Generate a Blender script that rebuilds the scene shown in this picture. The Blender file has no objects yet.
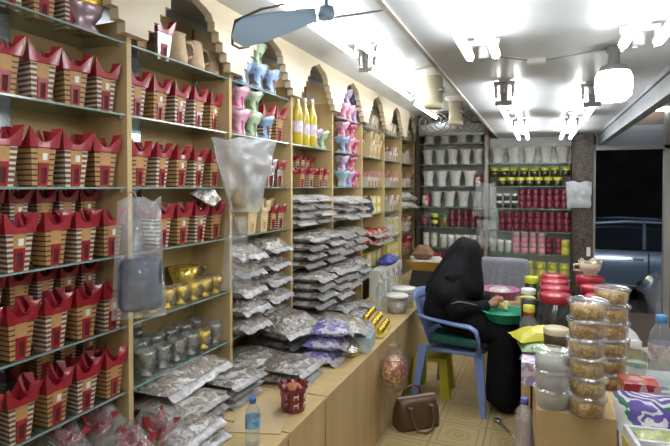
import bpy, bmesh, math, random
from mathutils import Vector, Matrix, noise
R = random.Random(7)
SC = bpy.context.scene
COL = SC.collection
PI = math.pi
rad = math.radians
# ------------------------------------------------------------------ camera, world, exposure
F = 515.0
EYE = 1.65
YAW = math.atan(205 / F)
PITCH = rad(1.0)
cd = bpy.data.cameras.new('camera')
cam = bpy.data.objects.new('camera', cd)
COL.objects.link(cam)
cam.location = (0, 0, EYE)
cam.rotation_euler = (PI / 2 - PITCH, 0, YAW)
cd.sensor_width = 36
cd.lens = F / 670 * 36
cd.shift_y = -27 / 670
cd.clip_start = 0.02
SC.camera = cam
w = bpy.data.worlds.new('night')
SC.world = w
w.use_nodes = True
w.node_tree.nodes['Background'].inputs[0].default_value = (0.30, 0.36, 0.5, 1)
w.node_tree.nodes['Background'].inputs[1].default_value = 0.02
SC.view_settings.view_transform = 'Standard'
SC.view_settings.look = 'None'
SC.view_settings.gamma = 1
SC.view_settings.exposure = 0.36
TUBE = 15.0          # strength of the fluorescent tubes
GLOBE = 12.0

CY, SY = math.cos(YAW), math.sin(YAW)
def yat(x, X):
    "Y of the point seen at picture column x on the upright plane at X"
    a = (x - 335) / F
    return X * (CY + a * SY) / (a * CY - SY)
def on(x, y, z):
    "point seen at picture x, y at height z"
    zc = (EYE - z) * F / (y - 187)
    xc = (x - 335) / F * zc
    return Vector((xc * CY - zc * SY, xc * SY + zc * CY, z))

# ------------------------------------------------------------------ materials
def nodes(name):
    m = bpy.data.materials.new(name)
    m.use_nodes = True
    nt = m.node_tree
    return m, nt, nt.nodes, nt.links, nt.nodes['Principled BSDF']
_mc = {}
def mat(name, col, rough=0.5, metal=0.0, coat=0.0, var=0.0, scale=20, bump=0.0, bscale=60, emit=None, spec=None, stretch=None):
    if name in _mc: return _mc[name]
    m, nt, N, L, b = nodes(name)
    c = (*col, 1)
    b.inputs['Base Color'].default_value = c
    b.inputs['Roughness'].default_value = rough
    b.inputs['Metallic'].default_value = metal
    b.inputs['Coat Weight'].default_value = coat
    b.inputs['Coat Roughness'].default_value = 0.08
    if spec is not None: b.inputs['Specular IOR Level'].default_value = spec
    tc = N.new('ShaderNodeTexCoord')
    if var:
        mp = N.new('ShaderNodeMapping'); mp.inputs['Scale'].default_value = stretch or (1, 1, 1)
        L.new(tc.outputs['Object'], mp.inputs['Vector'])
        n = N.new('ShaderNodeTexNoise'); n.inputs['Scale'].default_value = scale; n.inputs['Detail'].default_value = 4
        L.new(mp.outputs[0], n.inputs['Vector'])
        r = N.new('ShaderNodeValToRGB')
        r.color_ramp.elements[0].position = 0.3; r.color_ramp.elements[1].position = 0.7
        r.color_ramp.elements[0].color = tuple(max(0, k * (1 - var)) for k in col) + (1,)
        r.color_ramp.elements[1].color = tuple(min(1, k * (1 + var)) for k in col) + (1,)
        L.new(n.outputs['Fac'], r.inputs[0]); L.new(r.outputs[0], b.inputs['Base Color'])
    if bump:
        n2 = N.new('ShaderNodeTexNoise'); n2.inputs['Scale'].default_value = bscale; n2.inputs['Detail'].default_value = 3
        L.new(tc.outputs['Object'], n2.inputs['Vector'])
        bp = N.new('ShaderNodeBump'); bp.inputs['Strength'].default_value = bump; bp.inputs['Distance'].default_value = 0.01
        L.new(n2.outputs['Fac'], bp.inputs['Height']); L.new(bp.outputs[0], b.inputs['Normal'])
    if emit:
        b.inputs['Emission Color'].default_value = (*emit[0], 1)
        b.inputs['Emission Strength'].default_value = emit[1]
    _mc[name] = m
    return m

def speckled(name, cols, scale=90, rough=0.35, coat=0.8, bump=0.5, bscale=45, painted_glint=0.0):
    "contents seen through shiny plastic film, or a printed pattern"
    if name in _mc: return _mc[name]
    m, nt, N, L, b = nodes(name)
    tc = N.new('ShaderNodeTexCoord')
    v = N.new('ShaderNodeTexVoronoi'); v.inputs['Scale'].default_value = scale
    L.new(tc.outputs['Object'], v.inputs['Vector'])
    sep = N.new('ShaderNodeSeparateColor'); L.new(v.outputs['Color'], sep.inputs[0])
    r = N.new('ShaderNodeValToRGB'); r.color_ramp.interpolation = 'CONSTANT'
    e = r.color_ramp.elements
    e[0].color = (*cols[0], 1); e[0].position = 0
    e[1].color = (*cols[-1], 1); e[1].position = 1 - 1 / len(cols)
    for i, c in enumerate(cols[1:-1]):
        k = e.new((i + 1) / len(cols)); k.color = (*c, 1)
    L.new(sep.outputs[0], r.inputs[0]); L.new(r.outputs[0], b.inputs['Base Color'])
    b.inputs['Roughness'].default_value = rough
    b.inputs['Coat Weight'].default_value = coat; b.inputs['Coat Roughness'].default_value = 0.12
    if painted_glint:  # pale noise streaks painted into the colour as highlights on the film
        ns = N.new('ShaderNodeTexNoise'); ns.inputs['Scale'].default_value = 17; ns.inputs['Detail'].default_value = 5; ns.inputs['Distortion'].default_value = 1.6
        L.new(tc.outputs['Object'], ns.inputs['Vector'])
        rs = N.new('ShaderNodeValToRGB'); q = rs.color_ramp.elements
        q[0].position = .53; q[0].color = (0, 0, 0, 1); q[1].position = .60; q[1].color = (painted_glint,) * 3 + (1,)
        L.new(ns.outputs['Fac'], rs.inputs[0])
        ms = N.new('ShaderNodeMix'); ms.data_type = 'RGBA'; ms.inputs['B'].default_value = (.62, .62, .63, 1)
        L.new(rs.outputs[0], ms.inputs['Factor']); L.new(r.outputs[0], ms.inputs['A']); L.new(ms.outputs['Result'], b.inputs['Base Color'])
    n2 = N.new('ShaderNodeTexNoise'); n2.inputs['Scale'].default_value = bscale; n2.inputs['Detail'].default_value = 3
    L.new(tc.outputs['Object'], n2.inputs['Vector'])
    bp = N.new('ShaderNodeBump'); bp.inputs['Strength'].default_value = bump; bp.inputs['Distance'].default_value = 0.02
    L.new(n2.outputs['Fac'], bp.inputs['Height'])
    L.new(bp.outputs[0], b.inputs['Normal']); L.new(bp.outputs[0], b.inputs['Coat Normal'])
    _mc[name] = m
    return m

def clear(name, tint=(1, 1, 1), body=0.15, gloss=0.2, bump=0.0, bscale=30, bodycol=(0.8, 0.85, 0.9), rough=0.08):
    "thin clear plastic or glass: see-through, part milky, part mirror"
    if name in _mc: return _mc[name]
    m = bpy.data.materials.new(name); m.use_nodes = True
    nt = m.node_tree; N = nt.nodes; L = nt.links
    N.remove(N['Principled BSDF'])
    out = N['Material Output']
    t = N.new('ShaderNodeBsdfTransparent'); t.inputs[0].default_value = (*tint, 1)
    d = N.new('ShaderNodeBsdfDiffuse'); d.inputs[0].default_value = (*bodycol, 1)
    g = N.new('ShaderNodeBsdfGlossy'); g.inputs['Roughness'].default_value = rough
    a = N.new('ShaderNodeMixShader'); a.inputs[0].default_value = body
    L.new(t.outputs[0], a.inputs[1]); L.new(d.outputs[0], a.inputs[2])
    c = N.new('ShaderNodeMixShader')
    fr = N.new('ShaderNodeLayerWeight'); fr.inputs[0].default_value = 0.5
    pw = N.new('ShaderNodeMath'); pw.operation = 'POWER'; pw.inputs[1].default_value = 3.0
    L.new(fr.outputs['Facing'], pw.inputs[0])
    ml = N.new('ShaderNodeMath'); ml.operation = 'MULTIPLY_ADD'; ml.inputs[1].default_value = gloss * 1.6; ml.inputs[2].default_value = gloss * .22
    L.new(pw.outputs[0], ml.inputs[0]); L.new(ml.outputs[0], c.inputs[0])
    L.new(a.outputs[0], c.inputs[1]); L.new(g.outputs[0], c.inputs[2])
    if bump:
        tc = N.new('ShaderNodeTexCoord')
        n2 = N.new('ShaderNodeTexNoise'); n2.inputs['Scale'].default_value = bscale; n2.inputs['Detail'].default_value = 3
        L.new(tc.outputs['Object'], n2.inputs['Vector'])
        bp = N.new('ShaderNodeBump'); bp.inputs['Strength'].default_value = bump; bp.inputs['Distance'].default_value = 0.03
        L.new(n2.outputs['Fac'], bp.inputs['Height'])
        L.new(bp.outputs[0], g.inputs['Normal']); L.new(bp.outputs[0], d.inputs['Normal']); L.new(bp.outputs[0], fr.inputs['Normal'])
    L.new(c.outputs[0], out.inputs['Surface'])
    _mc[name] = m
    return m

def wood(name, c0, c1, axis='Z', scale=6.0, rough=0.45):
    m, nt, N, L, b = nodes(name)
    tc = N.new('ShaderNodeTexCoord')
    mp = N.new('ShaderNodeMapping')
    s = [14, 14, 14]; s['XYZ'.index(axis)] = 0.9
    mp.inputs['Scale'].default_value = s
    L.new(tc.outputs['Object'], mp.inputs['Vector'])
    n = N.new('ShaderNodeTexNoise'); n.inputs['Scale'].default_value = scale / 6; n.inputs['Detail'].default_value = 6; n.inputs['Distortion'].default_value = 0.6
    L.new(mp.outputs[0], n.inputs['Vector'])
    r = N.new('ShaderNodeValToRGB')
    r.color_ramp.elements[0].position = 0.25; r.color_ramp.elements[0].color = (*c0, 1)
    r.color_ramp.elements[1].position = 0.75; r.color_ramp.elements[1].color = (*c1, 1)
    L.new(n.outputs['Fac'], r.inputs[0]); L.new(r.outputs[0], b.inputs['Base Color'])
    b.inputs['Roughness'].default_value = rough
    return m

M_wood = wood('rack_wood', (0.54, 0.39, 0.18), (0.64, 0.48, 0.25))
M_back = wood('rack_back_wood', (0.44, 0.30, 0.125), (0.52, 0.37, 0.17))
M_corn = wood('cornice_wood', (0.60, 0.51, 0.35), (0.67, 0.58, 0.42), 'Y')
M_cab = wood('cabinet_ply', (0.50, 0.35, 0.16), (0.68, 0.50, 0.27), 'Z')
M_dwood = wood('dark_table_wood', (0.035, 0.022, 0.015), (0.07, 0.045, 0.03), 'Z')
M_mirror = mat('mirror_panel', (0.42, 0.45, 0.48), 0.12, 0.85)
M_shelf = clear('shelf_glass', (0.80, 0.90, 0.87), 0.10, 0.30, bodycol=(0.35, 0.45, 0.42), rough=0.05)
M_edge = mat('shelf_edge', (0.22, 0.33, 0.31), 0.2, 0, 0.5)
M_red = mat('red_glaze', (0.33, 0.014, 0.028), 0.28, 0, 0.5, 0.25, 25)
M_tan = mat('tan_clay', (0.50, 0.29, 0.115), 0.6, 0, 0, 0.15, 30)
M_white = mat('white_paint', (0.66, 0.60, 0.50), 0.5)
M_dark = mat('dark_brown_paint', (0.055, 0.025, 0.018), 0.5)
M_band = mat('brown_band', (0.16, 0.075, 0.04), 0.5)
M_hole = mat('doorway_recess', (0.09, 0.02, 0.015), 0.8)
M_stick = mat('sticker_paper', (0.80, 0.80, 0.78), 0.6)
M_cream = mat('cream_clay', (0.66, 0.52, 0.30), 0.65, 0, 0, 0.1, 30)
M_clay = mat('pale_clay', (0.50, 0.37, 0.24), 0.8, 0, 0, 0.15, 20)
M_silver = mat('silver_metal', (0.62, 0.60, 0.57), 0.25, 0.9, bump=0.4, bscale=120)
M_gold = mat('gold_metal', (0.82, 0.58, 0.09), 0.25, 0.88, bump=0.5, bscale=90)
M_goldg = mat('gold_glass', (0.60, 0.42, 0.07), 0.12, 0.5, 0.8, 0.35, 60)
M_film = clear('clear_film', (0.97, 0.97, 0.97), 0.12, 0.32, 1.0, 26, rough=0.12)
M_wrap = clear('cup_wrap', (0.98, 0.98, 0.98), 0.05, 0.30, 1.0, 40, rough=0.1)
M_sheer = clear('sheer_polybag', (0.97, 0.98, 0.99), 0.20, 0.36, 1.0, 14, (0.75, 0.8, 0.86), 0.14)
M_polybag = clear('milky_polybag', (0.96, 0.97, 0.98), 0.40, 0.30, 1.0, 9, (0.72, 0.76, 0.80), 0.18)
M_clearpl = clear('clear_plastic', (0.97, 0.98, 0.98), 0.10, 0.30, rough=0.06)
M_pet = clear('bottle_plastic', (0.93, 0.97, 1.0), 0.12, 0.35, 0.3, 40, (0.7, 0.8, 0.9), 0.06)
M_seal = mat('white_bag_seal', (0.46, 0.46, 0.47), 0.3, 0, 0.6, 0.35, 25, 0.9, 30)
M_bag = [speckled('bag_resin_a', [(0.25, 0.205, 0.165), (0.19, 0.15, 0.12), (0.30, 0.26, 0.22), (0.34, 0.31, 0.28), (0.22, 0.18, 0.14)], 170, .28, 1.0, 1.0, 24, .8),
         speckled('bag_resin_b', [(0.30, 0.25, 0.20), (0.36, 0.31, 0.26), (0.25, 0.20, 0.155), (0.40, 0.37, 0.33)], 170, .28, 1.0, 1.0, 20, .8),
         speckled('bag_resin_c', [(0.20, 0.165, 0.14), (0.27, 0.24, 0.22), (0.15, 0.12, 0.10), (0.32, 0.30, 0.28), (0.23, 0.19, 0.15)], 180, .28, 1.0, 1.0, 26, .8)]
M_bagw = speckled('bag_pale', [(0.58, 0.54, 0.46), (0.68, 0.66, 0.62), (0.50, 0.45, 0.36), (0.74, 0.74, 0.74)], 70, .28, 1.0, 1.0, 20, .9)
M_bagr = speckled('bag_red', [(0.42, 0.02, 0.03), (0.52, 0.32, 0.14), (0.60, 0.56, 0.54), (0.30, 0.02, 0.03)], 26)
M_bagp = speckled('bag_purple', [(0.12, 0.10, 0.40), (0.55, 0.55, 0.62), (0.22, 0.18, 0.50), (0.40, 0.38, 0.48)], 45)
M_foil = mat('crumpled_foil', (0.62, 0.60, 0.56), 0.22, 0.75, bump=1.0, bscale=35)
M_navy = mat('navy_fabric', (0.06, 0.085, 0.14), 0.6, 0, 0, 0.3, 40)
M_grey = mat('grey_paint', (0.30, 0.31, 0.31), 0.4, 0, 0, 0.1, 3)
M_steel = mat('steel_grey', (0.40, 0.41, 0.41), 0.35, 0.5)
M_black = mat('black_plastic', (0.015, 0.015, 0.017), 0.45)
M_tube = mat('tube_glow', (1, 1, 1), 0.4, emit=((0.97, 0.985, 1.0), TUBE))
M_globe = mat('globe_glow', (1, 1, 1), 0.4, emit=((0.97, 0.985, 1.0), GLOBE))

# ------------------------------------------------------------------ mesh builder
class MB:
    def __init__(s): s.v = []; s.f = []; s.mi = []; s.sm = []
    def add(s, verts, faces, mi=0, smooth=False):
        o = len(s.v)
        s.v += [tuple(p) for p in verts]
        for f in faces:
            s.f.append([i + o for i in f]); s.mi.append(mi); s.sm.append(smooth)
        return s
    def box(s, x0, x1, y0, y1, z0, z1, mi=0):
        v = [(x0, y0, z0), (x1, y0, z0), (x1, y1, z0), (x0, y1, z0), (x0, y0, z1), (x1, y0, z1), (x1, y1, z1), (x0, y1, z1)]
        return s.add(v, [(0, 3, 2, 1), (4, 5, 6, 7), (0, 1, 5, 4), (1, 2, 6, 5), (2, 3, 7, 6), (3, 0, 4, 7)], mi)
    def taper(s, a, b, z0, z1, mi=0, dx=0, dy=0):
        (ax, ay), (bx, by) = a, b
        v = [(-ax, -ay, z0), (ax, -ay, z0), (ax, ay, z0), (-ax, ay, z0), (-bx + dx, -by + dy, z1), (bx + dx, -by + dy, z1), (bx + dx, by + dy, z1), (-bx + dx, by + dy, z1)]
        return s.add(v, [(0, 3, 2, 1), (4, 5, 6, 7), (0, 1, 5, 4), (1, 2, 6, 5), (2, 3, 7, 6), (3, 0, 4, 7)], mi)
    def lathe(s, prof, n=16, mi=0, c=(0, 0, 0), smooth=True, sq=0.0, caps=True, lobes=0, amp=0.0):
        vs = []; fs = []
        for (r, z) in prof:
            for i in range(n):
                a = 2 * PI * i / n
                k = 1.0
                if sq:
                    k = (abs(math.cos(a)) ** 4 + abs(math.sin(a)) ** 4) ** -0.25
                    k = 1 + (k - 1) * sq
                if lobes: k *= 1 + amp * math.cos(lobes * a)
                vs.append((c[0] + r * k * math.cos(a), c[1] + r * k * math.sin(a), c[2] + z))
        for j in range(len(prof) - 1):
            for i in range(n):
                fs.append((j * n + i, j * n + (i + 1) % n, (j + 1) * n + (i + 1) % n, (j + 1) * n + i))
        s.add(vs, fs, mi, smooth)
        if caps:
            o = len(s.v) - len(vs)
            s.f.append([o + i for i in reversed(range(n))]); s.mi.append(mi); s.sm.append(False)
            t = o + (len(prof) - 1) * n
            s.f.append([t + i for i in range(n)]); s.mi.append(mi); s.sm.append(False)
        return s
    def tube(s, pts, r, n=8, mi=0, flat=None):
        pts = [Vector(p) for p in pts]
        rs = r if isinstance(r, (list, tuple)) else [r] * len(pts)
        vs = []; fs = []
        up = Vector((0, 0, 1))
        for j, p in enumerate(pts):
            d = (pts[min(j + 1, len(pts) - 1)] - pts[max(j - 1, 0)]).normalized()
            u = d.cross(up)
            if u.length < 0.05: u = d.cross(Vector((1, 0, 0)))
            u.normalize(); v = u.cross(d)
            for i in range(n):
                a = 2 * PI * i / n
                fa = flat or (1, 1)
                vs.append(p + u * (rs[j] * fa[0] * math.cos(a)) + v * (rs[j] * fa[1] * math.sin(a)))
        for j in range(len(pts) - 1):
            for i in range(n):
                fs.append((j * n + i, (j + 1) * n + i, (j + 1) * n + (i + 1) % n, j * n + (i + 1) % n))
        fs.append(tuple(range(n))); k = (len(pts) - 1) * n
        fs.append(tuple(k + i for i in reversed(range(n))))
        return s.add(vs, fs, mi, True)
    def sphere(s, c, r, n=14, m=8, mi=0, sc=(1, 1, 1)):
        vs = [(c[0], c[1], c[2] - r * sc[2])]
        for j in range(1, m):
            t = PI * j / m - PI / 2
            for i in range(n):
                a = 2 * PI * i / n
                vs.append((c[0] + r * sc[0] * math.cos(t) * math.cos(a), c[1] + r * sc[1] * math.cos(t) * math.sin(a), c[2] + r * sc[2] * math.sin(t)))
        vs.append((c[0], c[1], c[2] + r * sc[2]))
        fs = []
        for i in range(n):
            fs.append((0, 1 + (i + 1) % n, 1 + i))
            fs.append((len(vs) - 1, 1 + (m - 2) * n + i, 1 + (m - 2) * n + (i + 1) % n))
        for j in range(m - 2):
            for i in range(n):
                fs.append((1 + j * n + i, 1 + j * n + (i + 1) % n, 1 + (j + 1) * n + (i + 1) % n, 1 + (j + 1) * n + i))
        return s.add(vs, fs, mi, True)
    def prism(s, poly, axis, a, b, mi=0):
        n = len(poly)
        def pt(p, t): return {'X': (t, p[0], p[1]), 'Y': (p[0], t, p[1]), 'Z': (p[0], p[1], t)}[axis]
        vs = [pt(p, a) for p in poly] + [pt(p, b) for p in poly]
        fs = [tuple(range(n)), tuple(reversed(range(n, 2 * n)))]
        for i in range(n): fs.append((i, i + n, (i + 1) % n + n, (i + 1) % n))
        return s.add(vs, fs, mi)
    def mesh(s, name, mats):
        me = bpy.data.meshes.new(name)
        me.from_pydata(s.v, [], s.f)
        for m in (mats if isinstance(mats, (list, tuple)) else [mats]): me.materials.append(m)
        me.polygons.foreach_set('material_index', s.mi)
        me.polygons.foreach_set('use_smooth', s.sm)
        bm = bmesh.new(); bm.from_mesh(me)
        bmesh.ops.recalc_face_normals(bm, faces=bm.faces)
        bm.to_mesh(me); bm.free()
        me.update()
        return me

LABELS = {}
def tag(o, label, cat, group=None, kind=None):
    o['label'] = label; o['category'] = cat
    if group: o['group'] = group
    if kind: o['kind'] = kind
    LABELS.setdefault(label, []).append(o.name)
    return o
def link(name, me, parent=None):
    o = bpy.data.objects.new(name, me); COL.objects.link(o)
    if parent: o.parent = parent
    return o
def struct(name, mb, m):
    o = link(name, mb.mesh(name, m)); o['kind'] = 'structure'; return o
def inst(t, name, loc, label, cat, group=None, rz=0.0, sc=1.0, rx=0.0, ry=0.0):
    "t = {'root': mesh or None, 'parts': [(name, mesh, [(sub, mesh)])]}; every part is an object of its own sharing mesh data"
    o = link(name, t.get('root'))
    o.location = loc; o.rotation_euler = (rx, ry, rz)
    o.scale = (sc, sc, sc) if not isinstance(sc, (tuple, list)) else sc
    for p in t.get('parts', []):
        c = link(p[0], p[1], o)
        for q in (p[2] if len(p) > 2 else []): link(q[0], q[1], c)
    return tag(o, label, cat, group)
ORD = ['first', 'second', 'third', 'fourth', 'fifth', 'sixth', 'seventh', 'eighth', 'ninth', 'tenth', 'eleventh', 'twelfth', 'thirteenth', 'fourteenth', 'fifteenth', 'sixteenth']
def nth(i, n):
    if n == 1: return 'single'
    if i == 0: return 'leftmost'
    if i == n - 1: return 'rightmost'
    return ORD[i] + ' from left'

# ------------------------------------------------------------------ setting
def floor_mat():
    m, nt, N, L, b = nodes('floor_tiles')
    tc = N.new('ShaderNodeTexCoord')
    br = N.new('ShaderNodeTexBrick'); br.offset = 0
    br.inputs['Scale'].default_value = 1 / 0.33 * 1.0
    br.inputs['Brick Width'].default_value = 1; br.inputs['Row Height'].default_value = 1
    br.inputs['Mortar Size'].default_value = 0.02
    br.inputs['Color1'].default_value = (0.52, 0.40, 0.21, 1); br.inputs['Color2'].default_value = (0.47, 0.36, 0.18, 1)
    br.inputs['Mortar'].default_value = (0.30, 0.22, 0.11, 1)
    L.new(tc.outputs['Object'], br.inputs['Vector'])
    # flower motif and framing lines inside each tile
    sc = N.new('ShaderNodeVectorMath'); sc.operation = 'SCALE'; sc.inputs['Scale'].default_value = 1 / 0.33
    L.new(tc.outputs['Object'], sc.inputs[0])
    fr = N.new('ShaderNodeVectorMath'); fr.operation = 'FRACTION'; L.new(sc.outputs[0], fr.inputs[0])
    sb = N.new('ShaderNodeVectorMath'); sb.operation = 'SUBTRACT'; sb.inputs[1].default_value = (0.5, 0.5, 0)
    L.new(fr.outputs[0], sb.inputs[0])
    ab = N.new('ShaderNodeVectorMath'); ab.operation = 'ABSOLUTE'; L.new(sb.outputs[0], ab.inputs[0])
    xy = N.new('ShaderNodeSeparateXYZ'); L.new(ab.outputs[0], xy.inputs[0])
    mx = N.new('ShaderNodeMath'); mx.operation = 'MAXIMUM'; L.new(xy.outputs[0], mx.inputs[0]); L.new(xy.outputs[1], mx.inputs[1])
    ml = N.new('ShaderNodeMath'); ml.operation = 'MULTIPLY'; L.new(xy.outputs[0], ml.inputs[0]); L.new(xy.outputs[1], ml.inputs[1])
    r1 = N.new('ShaderNodeValToRGB'); r1.color_ramp.interpolation = 'CONSTANT'
    e = r1.color_ramp.elements; e[0].position = 0; e[0].color = (0, 0, 0, 1); e[1].position = 0.36; e[1].color = (1, 1, 1, 1)
    k = e.new(0.385); k.color = (0, 0, 0, 1)
    L.new(mx.outputs[0], r1.inputs[0])
    wv = N.new('ShaderNodeTexNoise'); wv.inputs['Scale'].default_value = 22; wv.inputs['Detail'].default_value = 3
    L.new(tc.outputs['Object'], wv.inputs['Vector'])
    ln = N.new('ShaderNodeVectorMath'); ln.operation = 'LENGTH'; 
    cmb = N.new('ShaderNodeCombineXYZ'); L.new(xy.outputs[0], cmb.inputs[0]); L.new(xy.outputs[1], cmb.inputs[1]); L.new(cmb.outputs[0], ln.inputs[0])
    r2 = N.new('ShaderNodeValToRGB'); e = r2.color_ramp.elements
    e[0].position = 0.0; e[0].color = (0.1, 0.1, 0.1, 1); e[1].position = 0.27; e[1].color = (0, 0, 0, 1)
    k = e.new(0.10); k.color = (0.9, 0.9, 0.9, 1); k = e.new(0.14); k.color = (0.1, 0.1, 0.1, 1); k = e.new(0.22); k.color = (0.7, 0.7, 0.7, 1)
    L.new(ln.outputs['Value'], r2.inputs[0])
    mm = N.new('ShaderNodeMath'); mm.operation = 'MULTIPLY'; L.new(r2.outputs[0], mm.inputs[0]); L.new(wv.outputs['Fac'], mm.inputs[1])
    ad = N.new('ShaderNodeMath'); ad.operation = 'MAXIMUM'; L.new(mm.outputs[0], ad.inputs[0])
    hf = N.new('ShaderNodeMath'); hf.operation = 'MULTIPLY'; hf.inputs[1].default_value = 0.65; L.new(r1.outputs[0], hf.inputs[0])
    L.new(hf.outputs[0], ad.inputs[1])
    mix = N.new('ShaderNodeMix'); mix.data_type = 'RGBA'
    L.new(ad.outputs[0], mix.inputs['Factor']); L.new(br.outputs['Color'], mix.inputs['A']); mix.inputs['B'].default_value = (0.24, 0.15, 0.055, 1)
    L.new(mix.outputs['Result'], b.inputs['Base Color'])
    b.inputs['Roughness'].default_value = 0.32
    return m
M_ceil = mat('ceiling_paint', (0.46, 0.49, 0.50), 0.33, 0, 0, 0.10, 2.2, 0.04, 5)
M_wall = mat('wall_paint', (0.55, 0.53, 0.48), 0.7, 0, 0, 0.08, 3)
fl = struct('floor', MB().box(-1.78, 2.0, -1.4, 6.78, -0.1, 0), floor_mat())
struct('wall_left', MB().box(-1.9, -1.76, -1.4, 6.9, -0.1, 2.7), M_wall)
struct('wall_back', MB().box(-1.76, 0.36, 6.72, 6.85, -0.1, 2.7), M_wall)
struct('wall_rear', MB().box(-1.9, 2.0, -1.5, -1.4, -0.1, 2.7), M_wall)
struct('wall_right', MB().box(1.5, 1.62, -1.4, 6.4, -0.1, 2.7), M_wall)
struct('ceiling', MB().box(-1.78, -0.47, -1.4, 6.8, 2.55, 2.65), M_ceil)
struct('ceiling_soffit', MB().box(-0.47, 0.60, -1.4, 6.8, 2.25, 2.65), M_ceil)
struct('ceiling_entrance', MB().box(0.66, 1.7, -1.4, 6.5, 2.55, 2.65), M_grey)
struct('trim_ceiling_edge', MB().box(-0.49, -0.47, -1.4, 6.7, 2.24, 2.30), mat('edge_strip', (0.42, 0.39, 0.35), 0.6, 0, 0, 0.2, 5))
struct('ceiling_beam', MB().box(0.60, 0.66, -1.4, 6.5, 2.12, 2.65).box(0.585, 0.60, -1.4, 6.5, 2.22, 2.25), mat('beam_paint', (.15, .165, .185), .5, 0, 0, .12, 3))
def granite():
    m, nt, N, L, b = nodes('dark_granite')
    tc = N.new('ShaderNodeTexCoord')
    v = N.new('ShaderNodeTexVoronoi'); v.inputs['Scale'].default_value = 55
    n = N.new('ShaderNodeTexNoise'); n.inputs['Scale'].default_value = 14; n.inputs['Detail'].default_value = 6
    L.new(tc.outputs['Object'], v.inputs['Vector']); L.new(tc.outputs['Object'], n.inputs['Vector'])
    r = N.new('ShaderNodeValToRGB'); e = r.color_ramp.elements
    e[0].position = 0.35; e[0].color = (0.022, 0.02, 0.02, 1); e[1].position = 0.8; e[1].color = (0.12, 0.10, 0.085, 1)
    mu = N.new('ShaderNodeMath'); mu.operation = 'ADD'; L.new(v.outputs['Distance'], mu.inputs[0]); L.new(n.outputs['Fac'], mu.inputs[1])
    hf = N.new('ShaderNodeMath'); hf.operation = 'MULTIPLY'; hf.inputs[1].default_value = 0.65; L.new(mu.outputs[0], hf.inputs[0])
    L.new(hf.outputs[0], r.inputs[0]); L.new(r.outputs[0], b.inputs['Base Color'])
    b.inputs['Roughness'].default_value = 0.25
    return m
struct('wall_pillar', MB().box(0.365, 0.55, 6.36, 6.8, 0, 2.25), granite())
struct('door_1', MB().box(0.55, 0.575, 6.40, 6.48, 0, 2.12).box(1.23, 1.29, 6.40, 6.48, 0, 2.55).box(0.55, 1.29, 6.40, 6.48, 2.06, 2.10), M_steel)
struct('trim_transom', MB().box(0.575, 1.6, 6.42, 6.46, 2.10, 2.32), mat('transom_paint', (0.30, 0.34, 0.40), 0.5))
struct('wall_entrance', MB().box(0.66, 1.6, 6.46, 6.56, 2.32, 2.6).box(1.29, 1.6, 6.40, 6.5, 0, 2.55), mat('brown_board', (0.10, 0.07, 0.05), 0.6))
struct('ground_street', MB().box(-4, 16, 6.86, 26, -0.5, -0.4), mat('asphalt', (0.05, 0.048, 0.045), 0.85, 0, 0, 0.3, 12))
struct('wall_street', MB().box(-4, 16, 17, 17.3, -0.4, 5), mat('night_wall', (0.02, 0.02, 0.022), 0.9, 0, 0, 0.4, 2))

# ------------------------------------------------------------------ lamps on the ceiling
def tube_lamp(label, x, y0, y1, z, dxs, head=0, flip=False):
    t = link('tube_lamp', None); t.location = (x, (y0 + y1) / 2, z)
    tag(t, label, 'lamp', 'fluorescent tube lamps')
    L = (y1 - y0) / 2
    b = MB().box(-0.03, 0.03, -L, L, -0.012, 0.0)
    link('batten', b.mesh('batten', mat('batten_white', (0.7, 0.7, 0.68), 0.4)), t)
    for d in dxs:
        link('glow_tube', MB().tube([(d, -L + .03, -0.078), (d, L - .03, -0.078)], 0.017, 10).mesh('glow_tube', M_tube), t)
    for e in (-L, L):
        h = MB().box(min(dxs) - .012, max(dxs) + .012, e - .012, e + .012, -0.03, -0.008)
        for d in dxs: h.box(d - .007, d + .007, e - .012 - (.02 if e > 0 else 0), e + .012 + (.02 if e < 0 else 0), -.095, -.03)
        hh = link('end_holder', h.mesh('end_holder', mat('holder_plastic', (0.45, 0.43, 0.38), 0.5)), t)
        if head == (1 if e > 0 else -1):
            link('starter', MB().lathe([(0.001, -.02), (.022, -.02), (.022, .03), (.001, .03)], 12, caps=False).mesh('starter', M_grey), hh).location = (sum(dxs) / len(dxs), e + (.012 if e > 0 else -.03), -0.06)
            if head < 0: link('clamp', MB().box(-.045, .045, -.012, .012, -.02, .006).box(-.018, .018, -.012, .012, .006, .11).mesh('clamp', mat('clamp_grey', (0.22, 0.21, 0.19), 0.5)), hh).location = (sum(dxs) / len(dxs), e + (.03 if e > 0 else -.03), -.125)
tube_lamp('bright twin tube lamp on the low ceiling above the aisle, nearest the viewer', -0.215, 0.96, 2.16, 2.25, (-.05, .05), 1)
tube_lamp('twin tube lamp on low ceiling above the aisle, behind the nearest twin', -0.19, 3.05, 4.25, 2.25, (-.045, .045), -1)
tube_lamp('farthest tube lamp on low ceiling, in front of the white vases', -0.17, 4.75, 5.95, 2.25, (-.045, .045))
tube_lamp('twin tube lamp at the top right corner, beside the round globe bulb', 0.335, 0.98, 2.18, 2.25, (-.055, .055), 1)
tube_lamp('twin tube lamp just behind the glowing globe bulb', 0.27, 3.28, 4.48, 2.25, (-.045, .045), -1)
tube_lamp('farthest right tube lamp on low ceiling, near dark pillar', 0.25, 4.85, 6.05, 2.25, (-.045, .045))
tube_lamp('twin tube lamp on high ceiling over left rack, nearest the fan', -1.02, 1.85, 3.09, 2.55, (-.06, .055), 0)
tube_lamp('long tube lamp on high ceiling over left rack, pointing at ceiling cylinders', -1.07, 3.25, 4.75, 2.55, (-.045, .05), -1)
tube_lamp('tube lamp on high ceiling at the back, mostly hidden by cylinders', -1.15, 4.95, 6.15, 2.55, (0.0,))
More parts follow.
